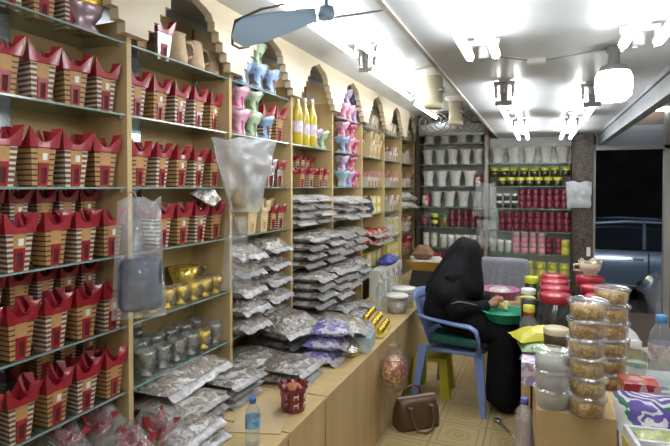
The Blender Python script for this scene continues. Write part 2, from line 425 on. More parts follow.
tube_lamp('added unseen twin tube lamp on low ceiling behind the viewer, brightening left rack', 0.0, -1.2, 0.0, 2.25, (-.05, .05))  # added lamp out of view, fill light for the left rack
tube_lamp('added unseen twin tube lamp on high ceiling behind the viewer, brightening near pots', -0.95, -0.4, 0.8, 2.55, (-.05, .05))  # second added lamp out of view, brightens the nearest pots
tl = link('tube_lamp', None); tl.location = (1.0, 6.36, 2.50); tag(tl, 'short tube lamp above the doorway transom at right edge', 'lamp')
link('batten', MB().box(-.28, .28, -.02, .02, 0, .03).mesh('batten', _mc['batten_white']), tl)
link('glow_tube', MB().tube([(-.27, 0, -.03), (.27, 0, -.03)], .014, 8).mesh('glow_tube', M_tube), tl)
for k in (-.275, .275): link('end_holder', MB().box(k - .01, k + .01, -.015, .015, -.05, 0).mesh('end_holder', _mc['holder_plastic']), tl)
g = link('globe_bulb', None); g.location = (0.29, 2.50, 2.25); tag(g, 'glowing white globe bulb hanging under the low ceiling', 'bulb')
link('bulb', MB().lathe([(.001, -.235), (.045, -.232), (.068, -.21), (.074, -.17), (.072, -.13), (.06, -.105), (.035, -.095)], 20, caps=False).mesh('bulb', M_globe), g)
link('cap', MB().lathe([(.03, -.1), (.066, -.108), (.05, -.085), (.024, -.075), (.022, -.03), (.03, -.025), (.03, 0)], 16).mesh('cap', M_grey), g)
yel = mat('yellowed_plastic', (0.62, 0.55, 0.38), 0.45, 0, 0, 0.12, 8)
for i, (x, y, s, lb) in enumerate([(-0.77, 4.0, 1.0, 'yellowed white ceiling cylinder with round flange, the nearer one'), (-0.79, 5.25, 0.95, 'yellowed ceiling cylinder behind the nearer one, above the wire coil')]):
    inst({'parts': [('flange', MB().lathe([(.11, 0), (.11, -.02), (.075, -.05)], 20).mesh('flange', mat('flange_white', (.75, .74, .70), .5))),
                    ('canister', MB().lathe([(.072, -.05), (.07, -.24), (.078, -.25), (.078, -.29), (.06, -.295), (.05, -.28)], 20).mesh('canister', yel)),
                    ('side_knob', MB().tube([(.05, -.04, -.16), (.09, -.05, -.16)], .018, 8).mesh('side_knob', M_steel))]},
         'ceiling_cylinder', (x, y, 2.55), lb, 'lamp', None, 0, s)
# surface wiring and junction boxes
wi = link('ceiling_cable', MB().tube([(-.2, 2.45, 2.245), (-.02, 2.62, 2.243), (.06, 2.6, 2.243), (.27, 2.5, 2.245)], .004, 6).mesh('ceiling_cable', M_grey)); tag(wi, 'thin grey cable along low ceiling to the globe bulb', 'cable')
inst({'root': MB().box(-.04, .04, -.02, .02, -.02, 0).mesh('junction_box', _mc['batten_white'])}, 'junction_box', (-.02, 2.6, 2.25), 'small white junction box on low ceiling beside the cable', 'junction box')
inst({'root': MB().tube([(-.3, 0, -.02), (0, 0, -.035), (.18, 0, -.02)], .012, 6).mesh('conduit', M_white)}, 'conduit', (-.86, 3.75, 2.55), 'pale conduit stub running to the ceiling edge before the cylinder', 'conduit', None, -.3)

# ceiling fan
fan = link('ceiling_fan', None); fan.location = (-0.79, 1.89, 2.335); fan.rotation_euler = (0, 0, YAW + .1)
tag(fan, 'pale blue ceiling fan with one broad rounded blade towards left rack', 'fan')
M_fan = mat('fan_blue', (0.44, 0.64, 0.90), 0.4, 0.2, 0.2)
def blade(L, w0, w1):
    m = MB(); n = 12; top = []; bot = []
    for i in range(n + 1):
        t = i / n
        wd = w0 + (w1 - w0) * min(1, t * 1.6)
        if t > .8: wd *= math.sqrt(max(0.02, 1 - ((t - .8) / .2) ** 2))
        top.append((t * L, wd)); bot.append((t * L, -wd * .7))
    poly = top + bot[::-1]
    return m.prism(poly, 'Z', -.004, .004)
hub = MB().lathe([(.008, .25), (.008, .03), (.03, .025), (.034, .0), (.03, -.02)], 16)
link('hub', hub.mesh('hub', M_fan), fan)
for a, L in ((180, .34), (12, .36)):
    b = link('blade', blade(L, .04, .088 if a == 180 else .05).mesh('blade', M_fan if a == 180 else mat('fan_pale', (.55, .60, .63), .4)), fan)
    b.rotation_euler = (rad(26 if a == 180 else 12), rad(17 if a == 180 else -13), rad(a)); b.location = (.04 * math.cos(rad(a)), .04 * math.sin(rad(a)), -.01)
hk = link('wire_hook', MB().tube([on(285, 5, 2.42), on(262, 10, 2.40), on(236, 22, 2.36), on(233, 36, 2.33), on(233, 45, 2.31), on(240, 49, 2.30), on(250, 47, 2.31)], .006, 6).mesh('wire_hook', mat('hook_rust', (.12, .09, .08), .6, .3)))
tag(hk, 'bent dark wire hook hanging left of the fan blade', 'hook')

# ------------------------------------------------------------------ left display rack
XF, XB = -1.50, -1.735          # front and back planes
YK = [1.585 + .712 * k for k in range(-1, 8)]          # upright centres
ZS = [2.215, 1.935, 1.65, 1.385, 1.105, .845]        # shelf heights, top to bottom
ZL = .63                                            # ledge
rack = link('display_rack', None); rack.location = (XB, 0, 0)
tag(rack, 'long light wooden display rack with glass shelves and stepped arches along left wall', 'rack')
def rp(name, mb, m):
    me = mb.mesh(name, m); o = link(name, me, rack); o.location = (-XB, 0, 0); return o
for y in YK: rp('upright', MB().box(XB, XF, y - .012, y + .012, 0, 2.3), M_wood)
for k in range(8):
    y0, y1 = YK[k] + .012, YK[k + 1] - .012
    ym = y0 + (y1 - y0) * (.56 if k == 0 else .45)
    if k < 2:
        rp('mirror_panel', MB().box(XB - .012, XB - .002, y0, ym, ZS[5], 2.5), M_mirror)
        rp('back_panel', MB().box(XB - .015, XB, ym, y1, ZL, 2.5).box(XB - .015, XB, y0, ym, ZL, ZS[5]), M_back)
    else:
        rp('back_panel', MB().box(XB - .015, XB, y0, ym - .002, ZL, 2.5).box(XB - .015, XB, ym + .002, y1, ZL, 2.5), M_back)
    # cornice board with a stepped pointed arch cut out of it
    yc = (y0 + y1) / 2; hw = (y1 - y0) / 2
    zb = 2.235
    steps = [(-hw - .012, zb)]
    for q in range(5): steps += [(-hw + .05 + .034 * q, zb + .042 * q), (-hw + .05 + .034 * q, zb + .042 * (q + 1))]
    arch = [(-.145, zb + .21), (-.135, zb + .235), (-.09, zb + .255), (-.045, zb + .268), (0, zb + .290)]
    left = steps + arch
    right = [(-a, b) for a, b in reversed(left[:-1])]
    low = left + right
    m = MB(); vs = []; n = len(low)
    for X in (XF + .0, XF + .042):
        for (a, b) in low: vs.append((X, yc + a, b))
        for (a, b) in low: vs.append((X, yc + a, 2.55))
    fs = []
    for i in range(n - 1):
        fs += [(i, i + 1, n + i + 1, n + i), (2 * n + i + 1, 2 * n + i, 3 * n + i, 3 * n + i + 1), (i + 1, i, 2 * n + i, 2 * n + i + 1)]
    fs += [(0, n, 3 * n, 2 * n), (n - 1, 2 * n + n - 1, 4 * n - 1, 2 * n - 1)]
    m.add(vs, fs)
    rp('cornice', m, M_corn)
    kn = MB()
    for a in (-hw + .03, hw - .03): kn.lathe([(.001, -.001), (.012, 0), (.008, .012), (.001, .014)], 10, c=(0, 0, 0), caps=False)
    # shelves
    sh = {0: [0, 1, 2, 3, 4, 5], 1: [0, 1, 2, 3, 4, 5], 2: [0, 1, 2, 3, 5], 3: [1, 2, 3, 4, 5]}.get(k, [0, 1, 2, 3, 4, 5])
    for q in sh:
        z = ZS[q]
        d = XF - .012
        s = rp('shelf', MB().box(XB + .003, d, y0 + .001, y1 - .001, z - .007, z), M_shelf)
        e = link('shelf_edge', MB().box(d, d + .004, y0 + .001, y1 - .001, z - .007, z).mesh('shelf_edge', M_edge), s)
        for yy in ((y0 + .008, y1 - .008) if k < 3 else ()):
            for xx in (XB + .03, XF - .03): link('shelf_peg', MB().box(xx - .008, xx + .008, yy - .008, yy + .009, z - .018, z - .007).mesh('shelf_peg', M_steel), s)
BAY = ['nearest', 'second', 'third', 'fourth', 'fifth', 'sixth', 'seventh', 'last']
SHN = ['top', 'second', 'third', 'fourth', 'fifth', 'sixth']

# ------------------------------------------------------------------ base cabinets under the rack
XC = -.965
cy = [0.6, 1.9, yat(325.5, XC), yat(380, XC), yat(398, XC), 6.36]
cl = ['pale plywood base cabinet under the nearest pots and pink lidded bags', 'plywood base cabinet under the water bottle and patterned mug', 'plywood base cabinet below the tissue box', 'narrow plywood base cabinet behind the hanging red snack bag', 'plywood base cabinet behind the blue chair']
for i in range(5):
    c = link('base_cabinet', None); c.location = (XC, (cy[i] + cy[i + 1]) / 2, 0); h = (cy[i + 1] - cy[i]) / 2 - .008
    tag(c, cl[i], 'cabinet', 'base cabinets under the rack')
    link('carcass', MB().box(-.505, -.018, -h, h, 0, ZL - .02).mesh('carcass', M_cab), c)
    link('front_panel', MB().box(-.018, 0, -h, h, .005, ZL - .02).mesh('front_panel', M_cab), c)
    link('worktop', MB().box(-.505, .008, -h - .002, h + .002, ZL - .02, ZL - .001).mesh('worktop', M_wood), c)

# ------------------------------------------------------------------ kinds of goods
def castle_tpl(stripe, body=M_tan, crown=M_red, door=M_red, hole=M_hole, sticker=True, key=''):
    b, t, H = .034, .046, .142
    N = 8
    B = MB()
    def P(side, u, z):      # u in -1..1 along side, z 0..1
        h = b + (t - b) * z
        x, y = h, u * h
        for _ in range(side): x, y = -y, x
        return (x, y, z * H)
    for side in range(4):
        for j in range(N):
            z0, z1 = j / N, (j + 1) / N
            zm = z0 + (z1 - z0) * (.3 if stripe is M_dark else .48)
            for (u0, u1) in (((-1, -.5), (.5, 1)) if side in (0, 2) else ((-1, 1),)):
                B.add([P(side, u0, z0), P(side, u1, z0), P(side, u1, zm), P(side, u0, zm)], [(0, 1, 2, 3)], 1)
                B.add([P(side, u0, zm), P(side, u1, zm), P(side, u1, z1), P(side, u0, z1)], [(0, 1, 2, 3)], 2)
        if side in (0, 2): B.add([P(side, -.5, 0), P(side, .5, 0), P(side, .5, 1), P(side, -.5, 1)], [(0, 1, 2, 3)], 0)
    B.add([(-b, -b, 0), (b, -b, 0), (b, b, 0), (-b, b, 0)], [(3, 2, 1, 0)], 0)
    body_me = B.mesh('body', [body, stripe, M_band if stripe is M_white and body is M_tan else body])
    # crown with four horns
    C = MB(); M = 12; ring = []
    for side in range(4):
        for i in range(M):
            u = -1 + 2 * i / M
            ring.append((side, u))
    def pos(side, u, off):
        h = t + off
        x, y = h, u * h
        for _ in range(side): x, y = -y, x
        return x, y
    n = len(ring); vs = []
    for lay in range(5):
        for (side, u) in ring:
            q_ = max(0, (abs(u) - .22) / .78)
            pk = .050 * q_ ** 1.35
            lean = .009 * q_ ** 1.5
            if lay == 0: x, y = pos(side, u, -.0005); z = H * .90
            elif lay == 1: x, y = pos(side, u, .005); z = H * .915
            elif lay == 2: x, y = pos(side, u, .004 + lean); z = H + .006 + pk
            elif lay == 3: x, y = pos(side, u, -.006 + lean * .6 - .010 * abs(u) ** 3); z = H + .006 + pk * .93
            else: x, y = pos(side, u * .96, -.016); z = H * .62
            vs.append((x, y, z))
    fs = []
    for l in range(4):
        for i in range(n): fs.append((l * n + i, l * n + (i + 1) % n, (l + 1) * n + (i + 1) % n, (l + 1) * n + i))
    fs.append(tuple(4 * n + i for i in range(n)))
    C.add(vs, fs)
    crown_me = C.mesh('crown', crown)
    D = MB()
    def fp(u, z, o):
        h = b + (t - b) * z
        return (h + o, u * h, z * H)
    def frame(u0, u1, z0, z1, o, mi):
        v = [fp(u0, z0, 0), fp(u1, z0, 0), fp(u1, z1, 0), fp(u0, z1, 0), fp(u0, z0, o), fp(u1, z0, o), fp(u1, z1, o), fp(u0, z1, o)]
        D.add(v, [(4, 5, 6, 7), (0, 1, 5, 4), (1, 2, 6, 5), (2, 3, 7, 6), (3, 0, 4, 7)], mi)
    frame(-.46, -.24, .02, .56, .004, 0); frame(.24, .46, .02, .56, .004, 0)
    frame(-.24, .24, .44, .56, .004, 0); frame(-.24, .24, .02, .08, .004, 0)
    D.add([fp(-.24, .08, .0008), fp(.24, .08, .0008), fp(.24, .44, .0008), fp(-.24, .44, .0008)], [(0, 1, 2, 3)], 1)
    parts = [('body', body_me), ('crown', crown_me), ('doorway', D.mesh('doorway', [door, hole]))]
    if sticker:
        S = MB(); v = [fp(-.1, .62, .003), fp(.28, .62, .003), fp(.28, .78, .003), fp(-.1, .78, .003)]
        w_ = [fp(-.1, .62, 0), fp(.28, .62, 0), fp(.28, .78, 0), fp(-.1, .78, 0)]
        S.add(v + w_, [(0, 1, 2, 3), (0, 4, 5, 1), (1, 5, 6, 2), (2, 6, 7, 3), (3, 7, 4, 0)])
        parts.append(('price_sticker', S.mesh('price_sticker', M_stick)))
    return {'parts': parts}
CW = castle_tpl(M_white); CD = castle_tpl(M_dark); CWn = castle_tpl(M_white, sticker=False); CDn = castle_tpl(M_dark, sticker=False)
C_cream = castle_tpl(M_cream, M_cream, M_cream, M_cream, M_tan, False)
C_silver = castle_tpl(M_silver, M_silver, M_red, M_red, M_hole, False)
C_silv2 = castle_tpl(M_silver, M_silver, mat('silver_top', (.5, .42, .40), .3, .6), M_red, M_hole, False)
M_pink = mat('pale_pink_clay', (.62, .42, .38), .5); M_ivory = mat('ivory_clay', (.66, .60, .48), .5)
mat('dull_red_glaze', (.46, .22, .18), .4)
C_ivory = castle_tpl(M_white, M_ivory, M_ivory, M_tan, M_hole, False)
C_pinkw = castle_tpl(M_white, M_ivory, mat('dull_red_glaze', (.46, .22, .18), .4), _mc['dull_red_glaze'], M_hole, False)
CAST = [CW, CD, CWn, CDn]
def spread(ys, half, bay):
    "keep neighbours on a shelf apart and clear of the uprights"
    lo, hi = YK[bay] + .014 + half, YK[bay + 1] - .014 - half
    ys = list(ys); n = len(ys)
    half = min(half, (hi - lo) / max(1, n - 1) / 2 if n > 1 else half)
    for it in range(60):
        for i in range(n - 1):
            d = 2 * half - (ys[i + 1] - ys[i])
            if d > 0: ys[i] -= d / 2; ys[i + 1] += d / 2
        ys = [min(max(y, lo), hi) for y in ys]
    return ys
def castles(bay, sh, xs, X=-1.57, sc=1.0, z=None, kinds=None, look='red castle pot', layer='', group=None, rz=-.06, cat='incense burner', jit=1):
    n = len(xs)
    ys = spread([yat(x, X) for x in xs], .066 * sc, bay)
    for i, x in enumerate(xs):
        y = ys[i]
        t = (kinds or CAST)[(i * 7 + bay + sh * 3) % len(kinds or CAST)]
        lab = f'{look}, {nth(i, n)}{layer}, {SHN[sh]} shelf, {BAY[bay]} rack bay'
        s = sc * (1 + .03 * R.uniform(-1, 0))
        inst(t, 'castle_incense_burner', (X, y, (z if z is not None else ZS[sh]) + .0005), lab, cat, group or f'castle pots on {SHN[sh]} shelf of {BAY[bay]} bay', rz + jit * R.uniform(-.09, .09), s)
# nearest bay
castles(0, 0, [22, 40, 57], -1.60, .9)
castles(0, 1, [5, 33, 72, 106], -1.575, 1.0, rz=-.12)
castles(0, 2, [6, 41, 78, 108], -1.575, 1.02, rz=-.12)
castles(0, 3, [8, 36, 58, 98, 117], -1.548, .95, layer=' in front row')
castles(0, 3, [14, 41, 62, 93, 112], -1.665, .95, z=ZS[3] + .118, layer=' in raised back row') if False else None
def two_layer(sh, xs_low, xs_up):
    # lower pots, and pots nested in the row behind them
    castles(0, sh, xs_low, -1.548, .95, layer=' in front row')
    n = len(xs_up)
    castles(0, sh, xs_up, -1.676, .83, layer=' low in back row')
    castles(0, sh, xs_up, -1.676, .74, z=ZS[sh] + .116, layer=' nested on back row')
for o in list(COL.objects):
    pass
castles(0, 3, [14, 42, 63, 92, 111], -1.676, .83, layer=' low in back row')
castles(0, 3, [14, 42, 63, 92, 111], -1.676, .74, z=ZS[3] + .116, layer=' nested on back row')
two_layer(4, [6, 35, 61, 92, 114], [14, 40, 63, 91, 113])
two_layer(5, [0, 32, 67, 94, 114], [46, 80, 110])
# second bay
castles(1, 1, [141, 158, 174, 199, 217], -1.585, 1.02, rz=.05, kinds=[CW, CWn, CD])
castles(1, 2, [140, 160, 176, 194, 211], -1.585, 1.0, rz=.05)
castles(1, 3, [163, 180, 197, 213], -1.575, 1.0, rz=.05)
castles(1, 3, [172, 190, 207], -1.675, .85, layer=' in back row', kinds=[CDn])
castles(1, 0, [159], -1.60, .95, kinds=[C_silver], look='silver and red castle pot')
castles(1, 0, [139], -1.64, .6, kinds=[CDn], look='small dark red castle pot')

# plain vessels
def lathe_t(root_prof, m, n=20, **k): return {'root': MB().lathe(root_prof, n, caps=False, **k).mesh('vessel', m)}
jugb = MB().lathe([(.001, 0), (.048, .001), (.05, .03), (.042, .09), (.038, .12), (.042, .128), (.036, .126), (.034, .09), (.001, .06)], 18, caps=False).mesh('body', M_clay)
jugh = MB().tube([(.042, 0, .105), (.075, 0, .105), (.088, 0, .08), (.078, 0, .048), (.046, 0, .035)], .007, 8).mesh('handle', M_clay)
for i, (x, s) in enumerate([(176, 1.15), (194, 1.1), (211, .98)]):
    inst({'parts': [('body', jugb), ('handle', jugh)]}, 'clay_jug', (-1.585, yat(x, -1.585), ZS[0] + .0006), f'plain unglazed clay jug with handle, {nth(i, 3)} on top shelf, second rack bay', 'jug', 'clay jugs on the top shelf', 1.25, s)
lil = mat('lilac_glaze', (.42, .30, .36), .25, .3, .4, .3, 30)
inst({'parts': [('bowl', MB().lathe([(.001, 0), (.045, 0), (.05, .01), (.034, .03), (.055, .06), (.07, .12), (.066, .12), (.001, .05)], 22, caps=False).mesh('bowl', lil)),
                ('gilt_band', MB().lathe([(.0618, .085), (.0665, .103)], 22, caps=False).mesh('gilt_band', M_gold))]}, 'pedestal_pot', (-1.575, yat(84, -1.575), ZS[0] + .0006), 'lilac pedestal pot with gilt band on top shelf, nearest rack bay', 'pot', None, 0, 1.15)

# tulip printed flared vases
TCOL = {'blue': ((.30, .45, .70), (.16, .11, .13)), 'pink': ((.74, .42, .55), (.60, .15, .30)), 'green': ((.50, .62, .42), (.16, .32, .14)), 'rose': ((.55, .08, .17), (.72, .42, .46)), 'teal': ((.28, .50, .58), (.60, .40, .52)), 'lilac': ((.58, .46, .64), (.30, .2, .45))}
TV = {}
for k, (a, bc) in TCOL.items():
    mp = speckled('print_' + k, [a, a, tuple(.5 * (p + q) for p, q in zip(a, (.85, .85, .85))), bc, a], 30, .35, .5, .1)
    B = MB(); n = 24; vs = []; fs = []
    prof = [(.001, 0), (.045, 0), (.044, .02), (.037, .055), (.041, .085), (.062, .125), (.080, .155), (.074, .155), (.034, .09), (.001, .08)]
    for (r, z) in prof:
        for i in range(n):
            an = 2 * PI * i / n + PI / 4
            k4 = (abs(math.cos(an)) ** 5 + abs(math.sin(an)) ** 5) ** -.2
            wv = max(0, (z - .10) / .05) if r > .05 else 0
            vs.append((r * k4 * math.cos(an), r * k4 * math.sin(an), z + wv * .018 * abs(math.cos(2 * (an)))))
    for j in range(len(prof) - 1):
        for i in range(n): fs.append((j * n + i, j * n + (i + 1) % n, (j + 1) * n + (i + 1) % n, (j + 1) * n + i))
    B.add(vs, fs, 0, True)
    body = B.mesh('vase_body', mp)
    # painted tulip in relief on the front
    Tm = MB()
    Tm.sphere((.046, 0, .094), .017, 8, 6, 0, (.35, .9, 1.2)).sphere((.045, .014, .098), .012, 8, 6, 0, (.3, .8, 1.3)).sphere((.045, -.014, .098), .012, 8, 6, 0, (.3, .8, 1.3))
    Tm.tube([(.044, 0, .075), (.0445, .003, .045), (.0475, 0, .012)], .003, 6)
    TV[k] = {'parts': [('vase_body', body), ('tulip', Tm.mesh('tulip', mat('tulip_' + k, bc, .4)))]}
def vases(bay, sh, specs, X, z=None, sc=1.0, layer=''):
    n = len(specs)
    sc *= .92
    ys = spread([yat(x, X) for x, c in specs], .080 * sc, bay)
    for i, (x, c) in enumerate(specs):
        inst(TV[c], 'tulip_vase', (X, ys[i], (z if z is not None else ZS[sh]) + .0005), f'{c} flared vase with tulip print, {nth(i, n)}{layer}, {SHN[sh]} shelf, {BAY[bay]} bay', 'vase', f'tulip vases in the {BAY[bay]} bay', R.uniform(-.12, .12), sc)
vases(2, 0, [(241, 'blue'), (256, 'blue'), (269, 'blue')], -1.55, ZS[0] + .02 - .02, .92)
vases(2, 0, [(256, 'green')], -1.55, ZS[0] + .173 * .8, .8, ' stacked on blue')
vases(2, 1, [(238, 'pink'), (250, 'green'), (263, 'blue')], -1.57, None, .9, ' in front row')
vases(2, 1, [(238, 'pink'), (252, 'green')], -1.555, ZS[1] + .137, .8, ' stacked on front row')
castles(2, 1, [275, 286], -1.585, 1.15, kinds=[CDn, CWn], rz=-.05)
castles(2, 2, [270, 281], -1.58, .9, kinds=[C_silv2, C_silver], look='silver red topped castle pot', rz=-.05)
castles(2, 2, [270, 281], -1.67, .9, kinds=[CWn], look='red castle pot', layer=' in back row', rz=-.05)
castles(2, 3, [247, 259], -1.555, .95, kinds=[C_cream], look='plain cream castle pot', rz=-.05)
castles(2, 3, [252, 264], -1.672, 1.0, kinds=[C_cream], look='tall cream castle pot', layer=' in back row', rz=-.05)
castles(2, 3, [273, 281, 288], -1.575, .8, kinds=[CDn, CWn], look='small red castle pot', rz=-.05)
# fourth bay: oil bottles and small burners
M_oil = mat('yellow_oil', (.62, .50, .05), .12, 0, .7); M_lab = mat('bottle_label_lilac', (.70, .62, .74), .5, 0, 0, .25, 40); M_capw = mat('white_cap', (.78, .78, .76), .4)
ob = {'parts': [('bottle_body', MB().lathe([(.001, 0), (.034, 0), (.036, .01), (.036, .2), (.03, .235), (.015, .28), (.013, .31)], 16, caps=False).mesh('bottle_body', M_oil)),
                ('paper_label', MB().lathe([(.0366, .09), (.0366, .16)], 16, caps=False).mesh('paper_label', M_lab)),
                ('cap', MB().lathe([(.016, .305), (.016, .34), (.001, .341)], 12).mesh('cap', M_capw))]}
for i, x in enumerate([297.5, 304.7, 312]):
    inst(ob, 'oil_bottle', (-1.56 - .03 * (i % 2), yat(x, -1.56 - .03 * (i % 2)), ZS[1] + .0006), f'tall yellow oil bottle with lilac label and white cap, {nth(i, 3)} of three', 'bottle', 'oil bottles in the fourth bay', .2, 1.05)
vases(3, 1, [(321, 'lilac'), (328, 'green')], -1.57, None, .9)
castles(3, 2, [299, 308, 317, 326], -1.56, .72, look='small red castle pot', layer=' in front row', kinds=[CWn, CDn], rz=-.05)
castles(3, 2, [303, 312, 321, 330], -1.675, .66, z=ZS[2] + .106, look='small red castle pot', layer=' raised at back', kinds=[CDn, CWn], rz=-.05)
castles(3, 2, [303, 312, 321, 330], -1.67, .72, look='small red castle pot', layer=' low at back', kinds=[CDn, CWn], rz=-.05)
# fifth bay
cc = ['teal', 'pink', 'blue', 'rose', 'lilac']
for q, z in ((0, None),):
    vases(4, 0, [(343, 'pink'), (350, 'pink'), (357, 'lilac')], -1.56, None, .9)
    vases(4, 0, [(346, 'lilac'), (352, 'blue')], -1.56, ZS[0] + .137, .85, ' in upper layer')
for sh, row in ((1, ['blue', 'pink', 'rose']), (2, ['teal', 'lilac', 'rose'])):
    vases(4, sh, [(342, row[0]), (350, row[1]), (358, row[2])], -1.56, None, .88)
    vases(4, sh, [(342, row[1]), (350, row[2])], -1.56, ZS[sh] + .134, .82, ' in upper layer')
# sixth to last bays
castles(5, 0, [370, 377, 383], -1.57, .75, kinds=[C_ivory], look='small ivory castle pot', rz=-.08)
castles(5, 1, [368, 374, 380], -1.57, .95, kinds=[C_cream], look='cream castle pot', layer=' in lower layer', rz=-.08)
castles(5, 1, [368, 374, 380], -1.57, .8, z=ZS[1] + .13, kinds=[C_cream], look='cream castle pot', layer=' in upper layer', rz=-.08)
castles(5, 2, [367, 372, 377, 382], -1.57, .8, kinds=[C_pinkw], look='white castle pot with dull red rim', rz=-.08)
for b_, xs in ((6, [388, 393, 398]), (7, [404, 408.5, 413])):
    castles(b_, 0, xs, -1.57, .75, kinds=[C_ivory], look='small ivory castle pot', rz=-.08)
    castles(b_, 1, xs, -1.57, .85, kinds=[C_ivory, C_pinkw], look='ivory castle pot', rz=-.08)
    castles(b_, 2, xs, -1.57, .85, kinds=[C_pinkw], look='white castle pot with dull red rim', rz=-.08)
    if b_ == 6: castles(b_, 3, xs, -1.57, .9, kinds=[C_pinkw, C_ivory], look='white castle pot with dull red rim', rz=-.08)
castles(7, 4, [404, 408.5, 413], -1.57, .9, kinds=[C_pinkw], look='white castle pot with dull red rim', rz=-.08)
castles(7, 5, [405, 409, 413], -1.57, .95, kinds=[CDn, CWn], look='red castle pot', rz=-.08)
castles(7, 3, [412], -1.57, 1.0, kinds=[CDn], look='red castle pot', rz=-.08)

# ------------------------------------------------------------------ filled plastic bags
def pouch_mesh(L, W, T, seed, m, lump=.35, name='pouch', flat=False):
    rr = random.Random(seed); n, k = 18, 14
    B = MB(); vs = []; fs = []
    ox, oy = rr.uniform(0, 50), rr.uniform(0, 50)
    def hgt(u, v):
        e = (1 - abs(u) ** 3.5) * (1 - abs(v) ** 3.0)
        nz = noise.noise(Vector((u * 2.6 + ox, v * 2.2 + oy, 0)))
        nz2 = noise.noise(Vector((u * 7 + ox, v * 6 + oy, 3)))
        q = max(.0, e * (1 + lump * nz + .22 * nz2)); return q if not flat else min(1.0, q * 1.1) * (1 + .0)
    for s in (0, 1):
        for j in range(k + 1):
            for i in range(n + 1):
                u, v = -1 + 2 * i / n, -1 + 2 * j / k
                h = hgt(u, v)
                wob = 1 + .05 * noise.noise(Vector((u * 2 + ox, v * 2 + oy, 9)))
                z = (.42 * T + .58 * T * h + .03 * T * rr.uniform(-1, 1) * (h < .1)) if s else .42 * T * (1 - min(1, h * 1.6))
                vs.append((v * W / 2 * wob, u * L / 2 * wob, z + .0005))
    o = (n + 1) * (k + 1)
    for j in range(k):
        for i in range(n):
            a = j * (n + 1) + i
            fs.append((a, a + 1, a + n + 2, a + n + 1))
            fs.append((o + a, o + a + n + 1, o + a + n + 2, o + a + 1))
    B.add(vs, fs, 0, True)
    return B.mesh(name, m)
def seal_mesh(L, W, T, m, seed=1):
    rr = random.Random(seed); B = MB(); vs = []; fs = []; n = 12; d = .034
    for j in range(3):
        for i in range(n + 1):
            y = (-1 + 2 * i / n) * L * .47
            x = W / 2 - .006 + d * j / 2
            z = max(.004, .42 * T - (.010 + .012 * rr.random()) * j * .8)
            vs.append((x, y, z))
    for j in range(2):
        for i in range(n):
            a = j * (n + 1) + i; fs.append((a, a + 1, a + n + 2, a + n + 1))
    o = len(vs); vs = vs + [(x, y, z - .002) for x, y, z in vs]
    fs = fs + [tuple(o + q for q in reversed(f)) for f in fs]
    B.add(vs, fs, 0, True)
    return B.mesh('sealed_edge', m)
PT = {}
def pouch(kind, L, W, T, v):
    key = (kind, L, W, T, v)
    if key not in PT:
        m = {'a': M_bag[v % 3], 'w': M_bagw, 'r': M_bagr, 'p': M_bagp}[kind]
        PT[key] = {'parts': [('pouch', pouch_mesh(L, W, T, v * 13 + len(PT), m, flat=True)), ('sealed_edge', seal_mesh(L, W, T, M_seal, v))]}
    return PT[key]
def pile(bay, y0, y1, x, z, layers, cols, L, W, T, kind, look, where, pitch=None, group=None, jx=.02, overx=0.0):
    "layers of bags; each column runs along the rack"
    T = pitch or T
    pitch = T * 1.01
    L = min(L, (y1 - y0) / cols * .86) if cols > 1 else L
    for c in range(cols):
        y = y0 + (y1 - y0) * (c + .5) / cols
        for l in range(layers):
            t = pouch(kind, L, W, T, R.randrange(4))
            cn = '' if cols == 1 else [' left stack', ' right stack', ' farthest stack'][c] if cols < 3 else [' left stack', ' middle stack', ' right stack'][c]
            ln = 'topmost' if l == layers - 1 else 'bottom' if l == 0 else ORD[l] + ' from bottom'
            inst(t, 'incense_bag', (x + overx * l + R.uniform(-jx, jx), y + R.uniform(-.006, .006), z + .001 + l * pitch), f'{look}, {ln},{cn} {where}', 'bag', group or f'filled bags {where}', R.uniform(-.05, .05), 1, 0, 0)
def by(k): return YK[k] + .02, YK[k + 1] - .02
# third bay: high pile
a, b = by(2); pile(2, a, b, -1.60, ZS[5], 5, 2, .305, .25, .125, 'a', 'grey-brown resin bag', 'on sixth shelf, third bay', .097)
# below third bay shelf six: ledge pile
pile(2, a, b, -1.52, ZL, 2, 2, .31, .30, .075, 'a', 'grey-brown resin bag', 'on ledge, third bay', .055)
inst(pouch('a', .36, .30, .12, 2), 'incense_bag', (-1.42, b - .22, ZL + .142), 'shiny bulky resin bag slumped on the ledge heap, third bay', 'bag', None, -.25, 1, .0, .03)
# second bay: bottom pile
a, b = by(1)
pile(1, a + .03, a + .36, -1.47, ZL, 3, 1, .30, .30, .06, 'a', 'grey-brown resin bag', 'left stack on ledge, second bay', .042, jx=.02)
pile(1, a + .37, b, -1.45, ZL, 3, 1, .28, .30, .07, 'a', 'plump resin bag', 'right stack on ledge, second bay', .042, jx=.02)
inst(pouch('a', .50, .28, .075, 0), 'incense_bag', (-1.56, (a + b) / 2 - .02, ZL + .135), 'long creased resin bag lying over both ledge stacks, second bay', 'bag', None, .05, 1, 0, .03)
pile(1, a - .10, a + .20, -1.31, ZL, 2, 1, .27, .22, .07, 'a', 'resin bag', 'low stack at ledge front, second bay', .05)
pile(1, b + .02, b + .34, -1.26, ZL, 2, 1, .28, .26, .07, 'a', 'resin bag', 'low stack on ledge behind water bottle', .05)
PBAG = [pouch_mesh(.16, .24, .19, 200 + q, M_film, .3, 'packet_bag') for q in (0, 1)]
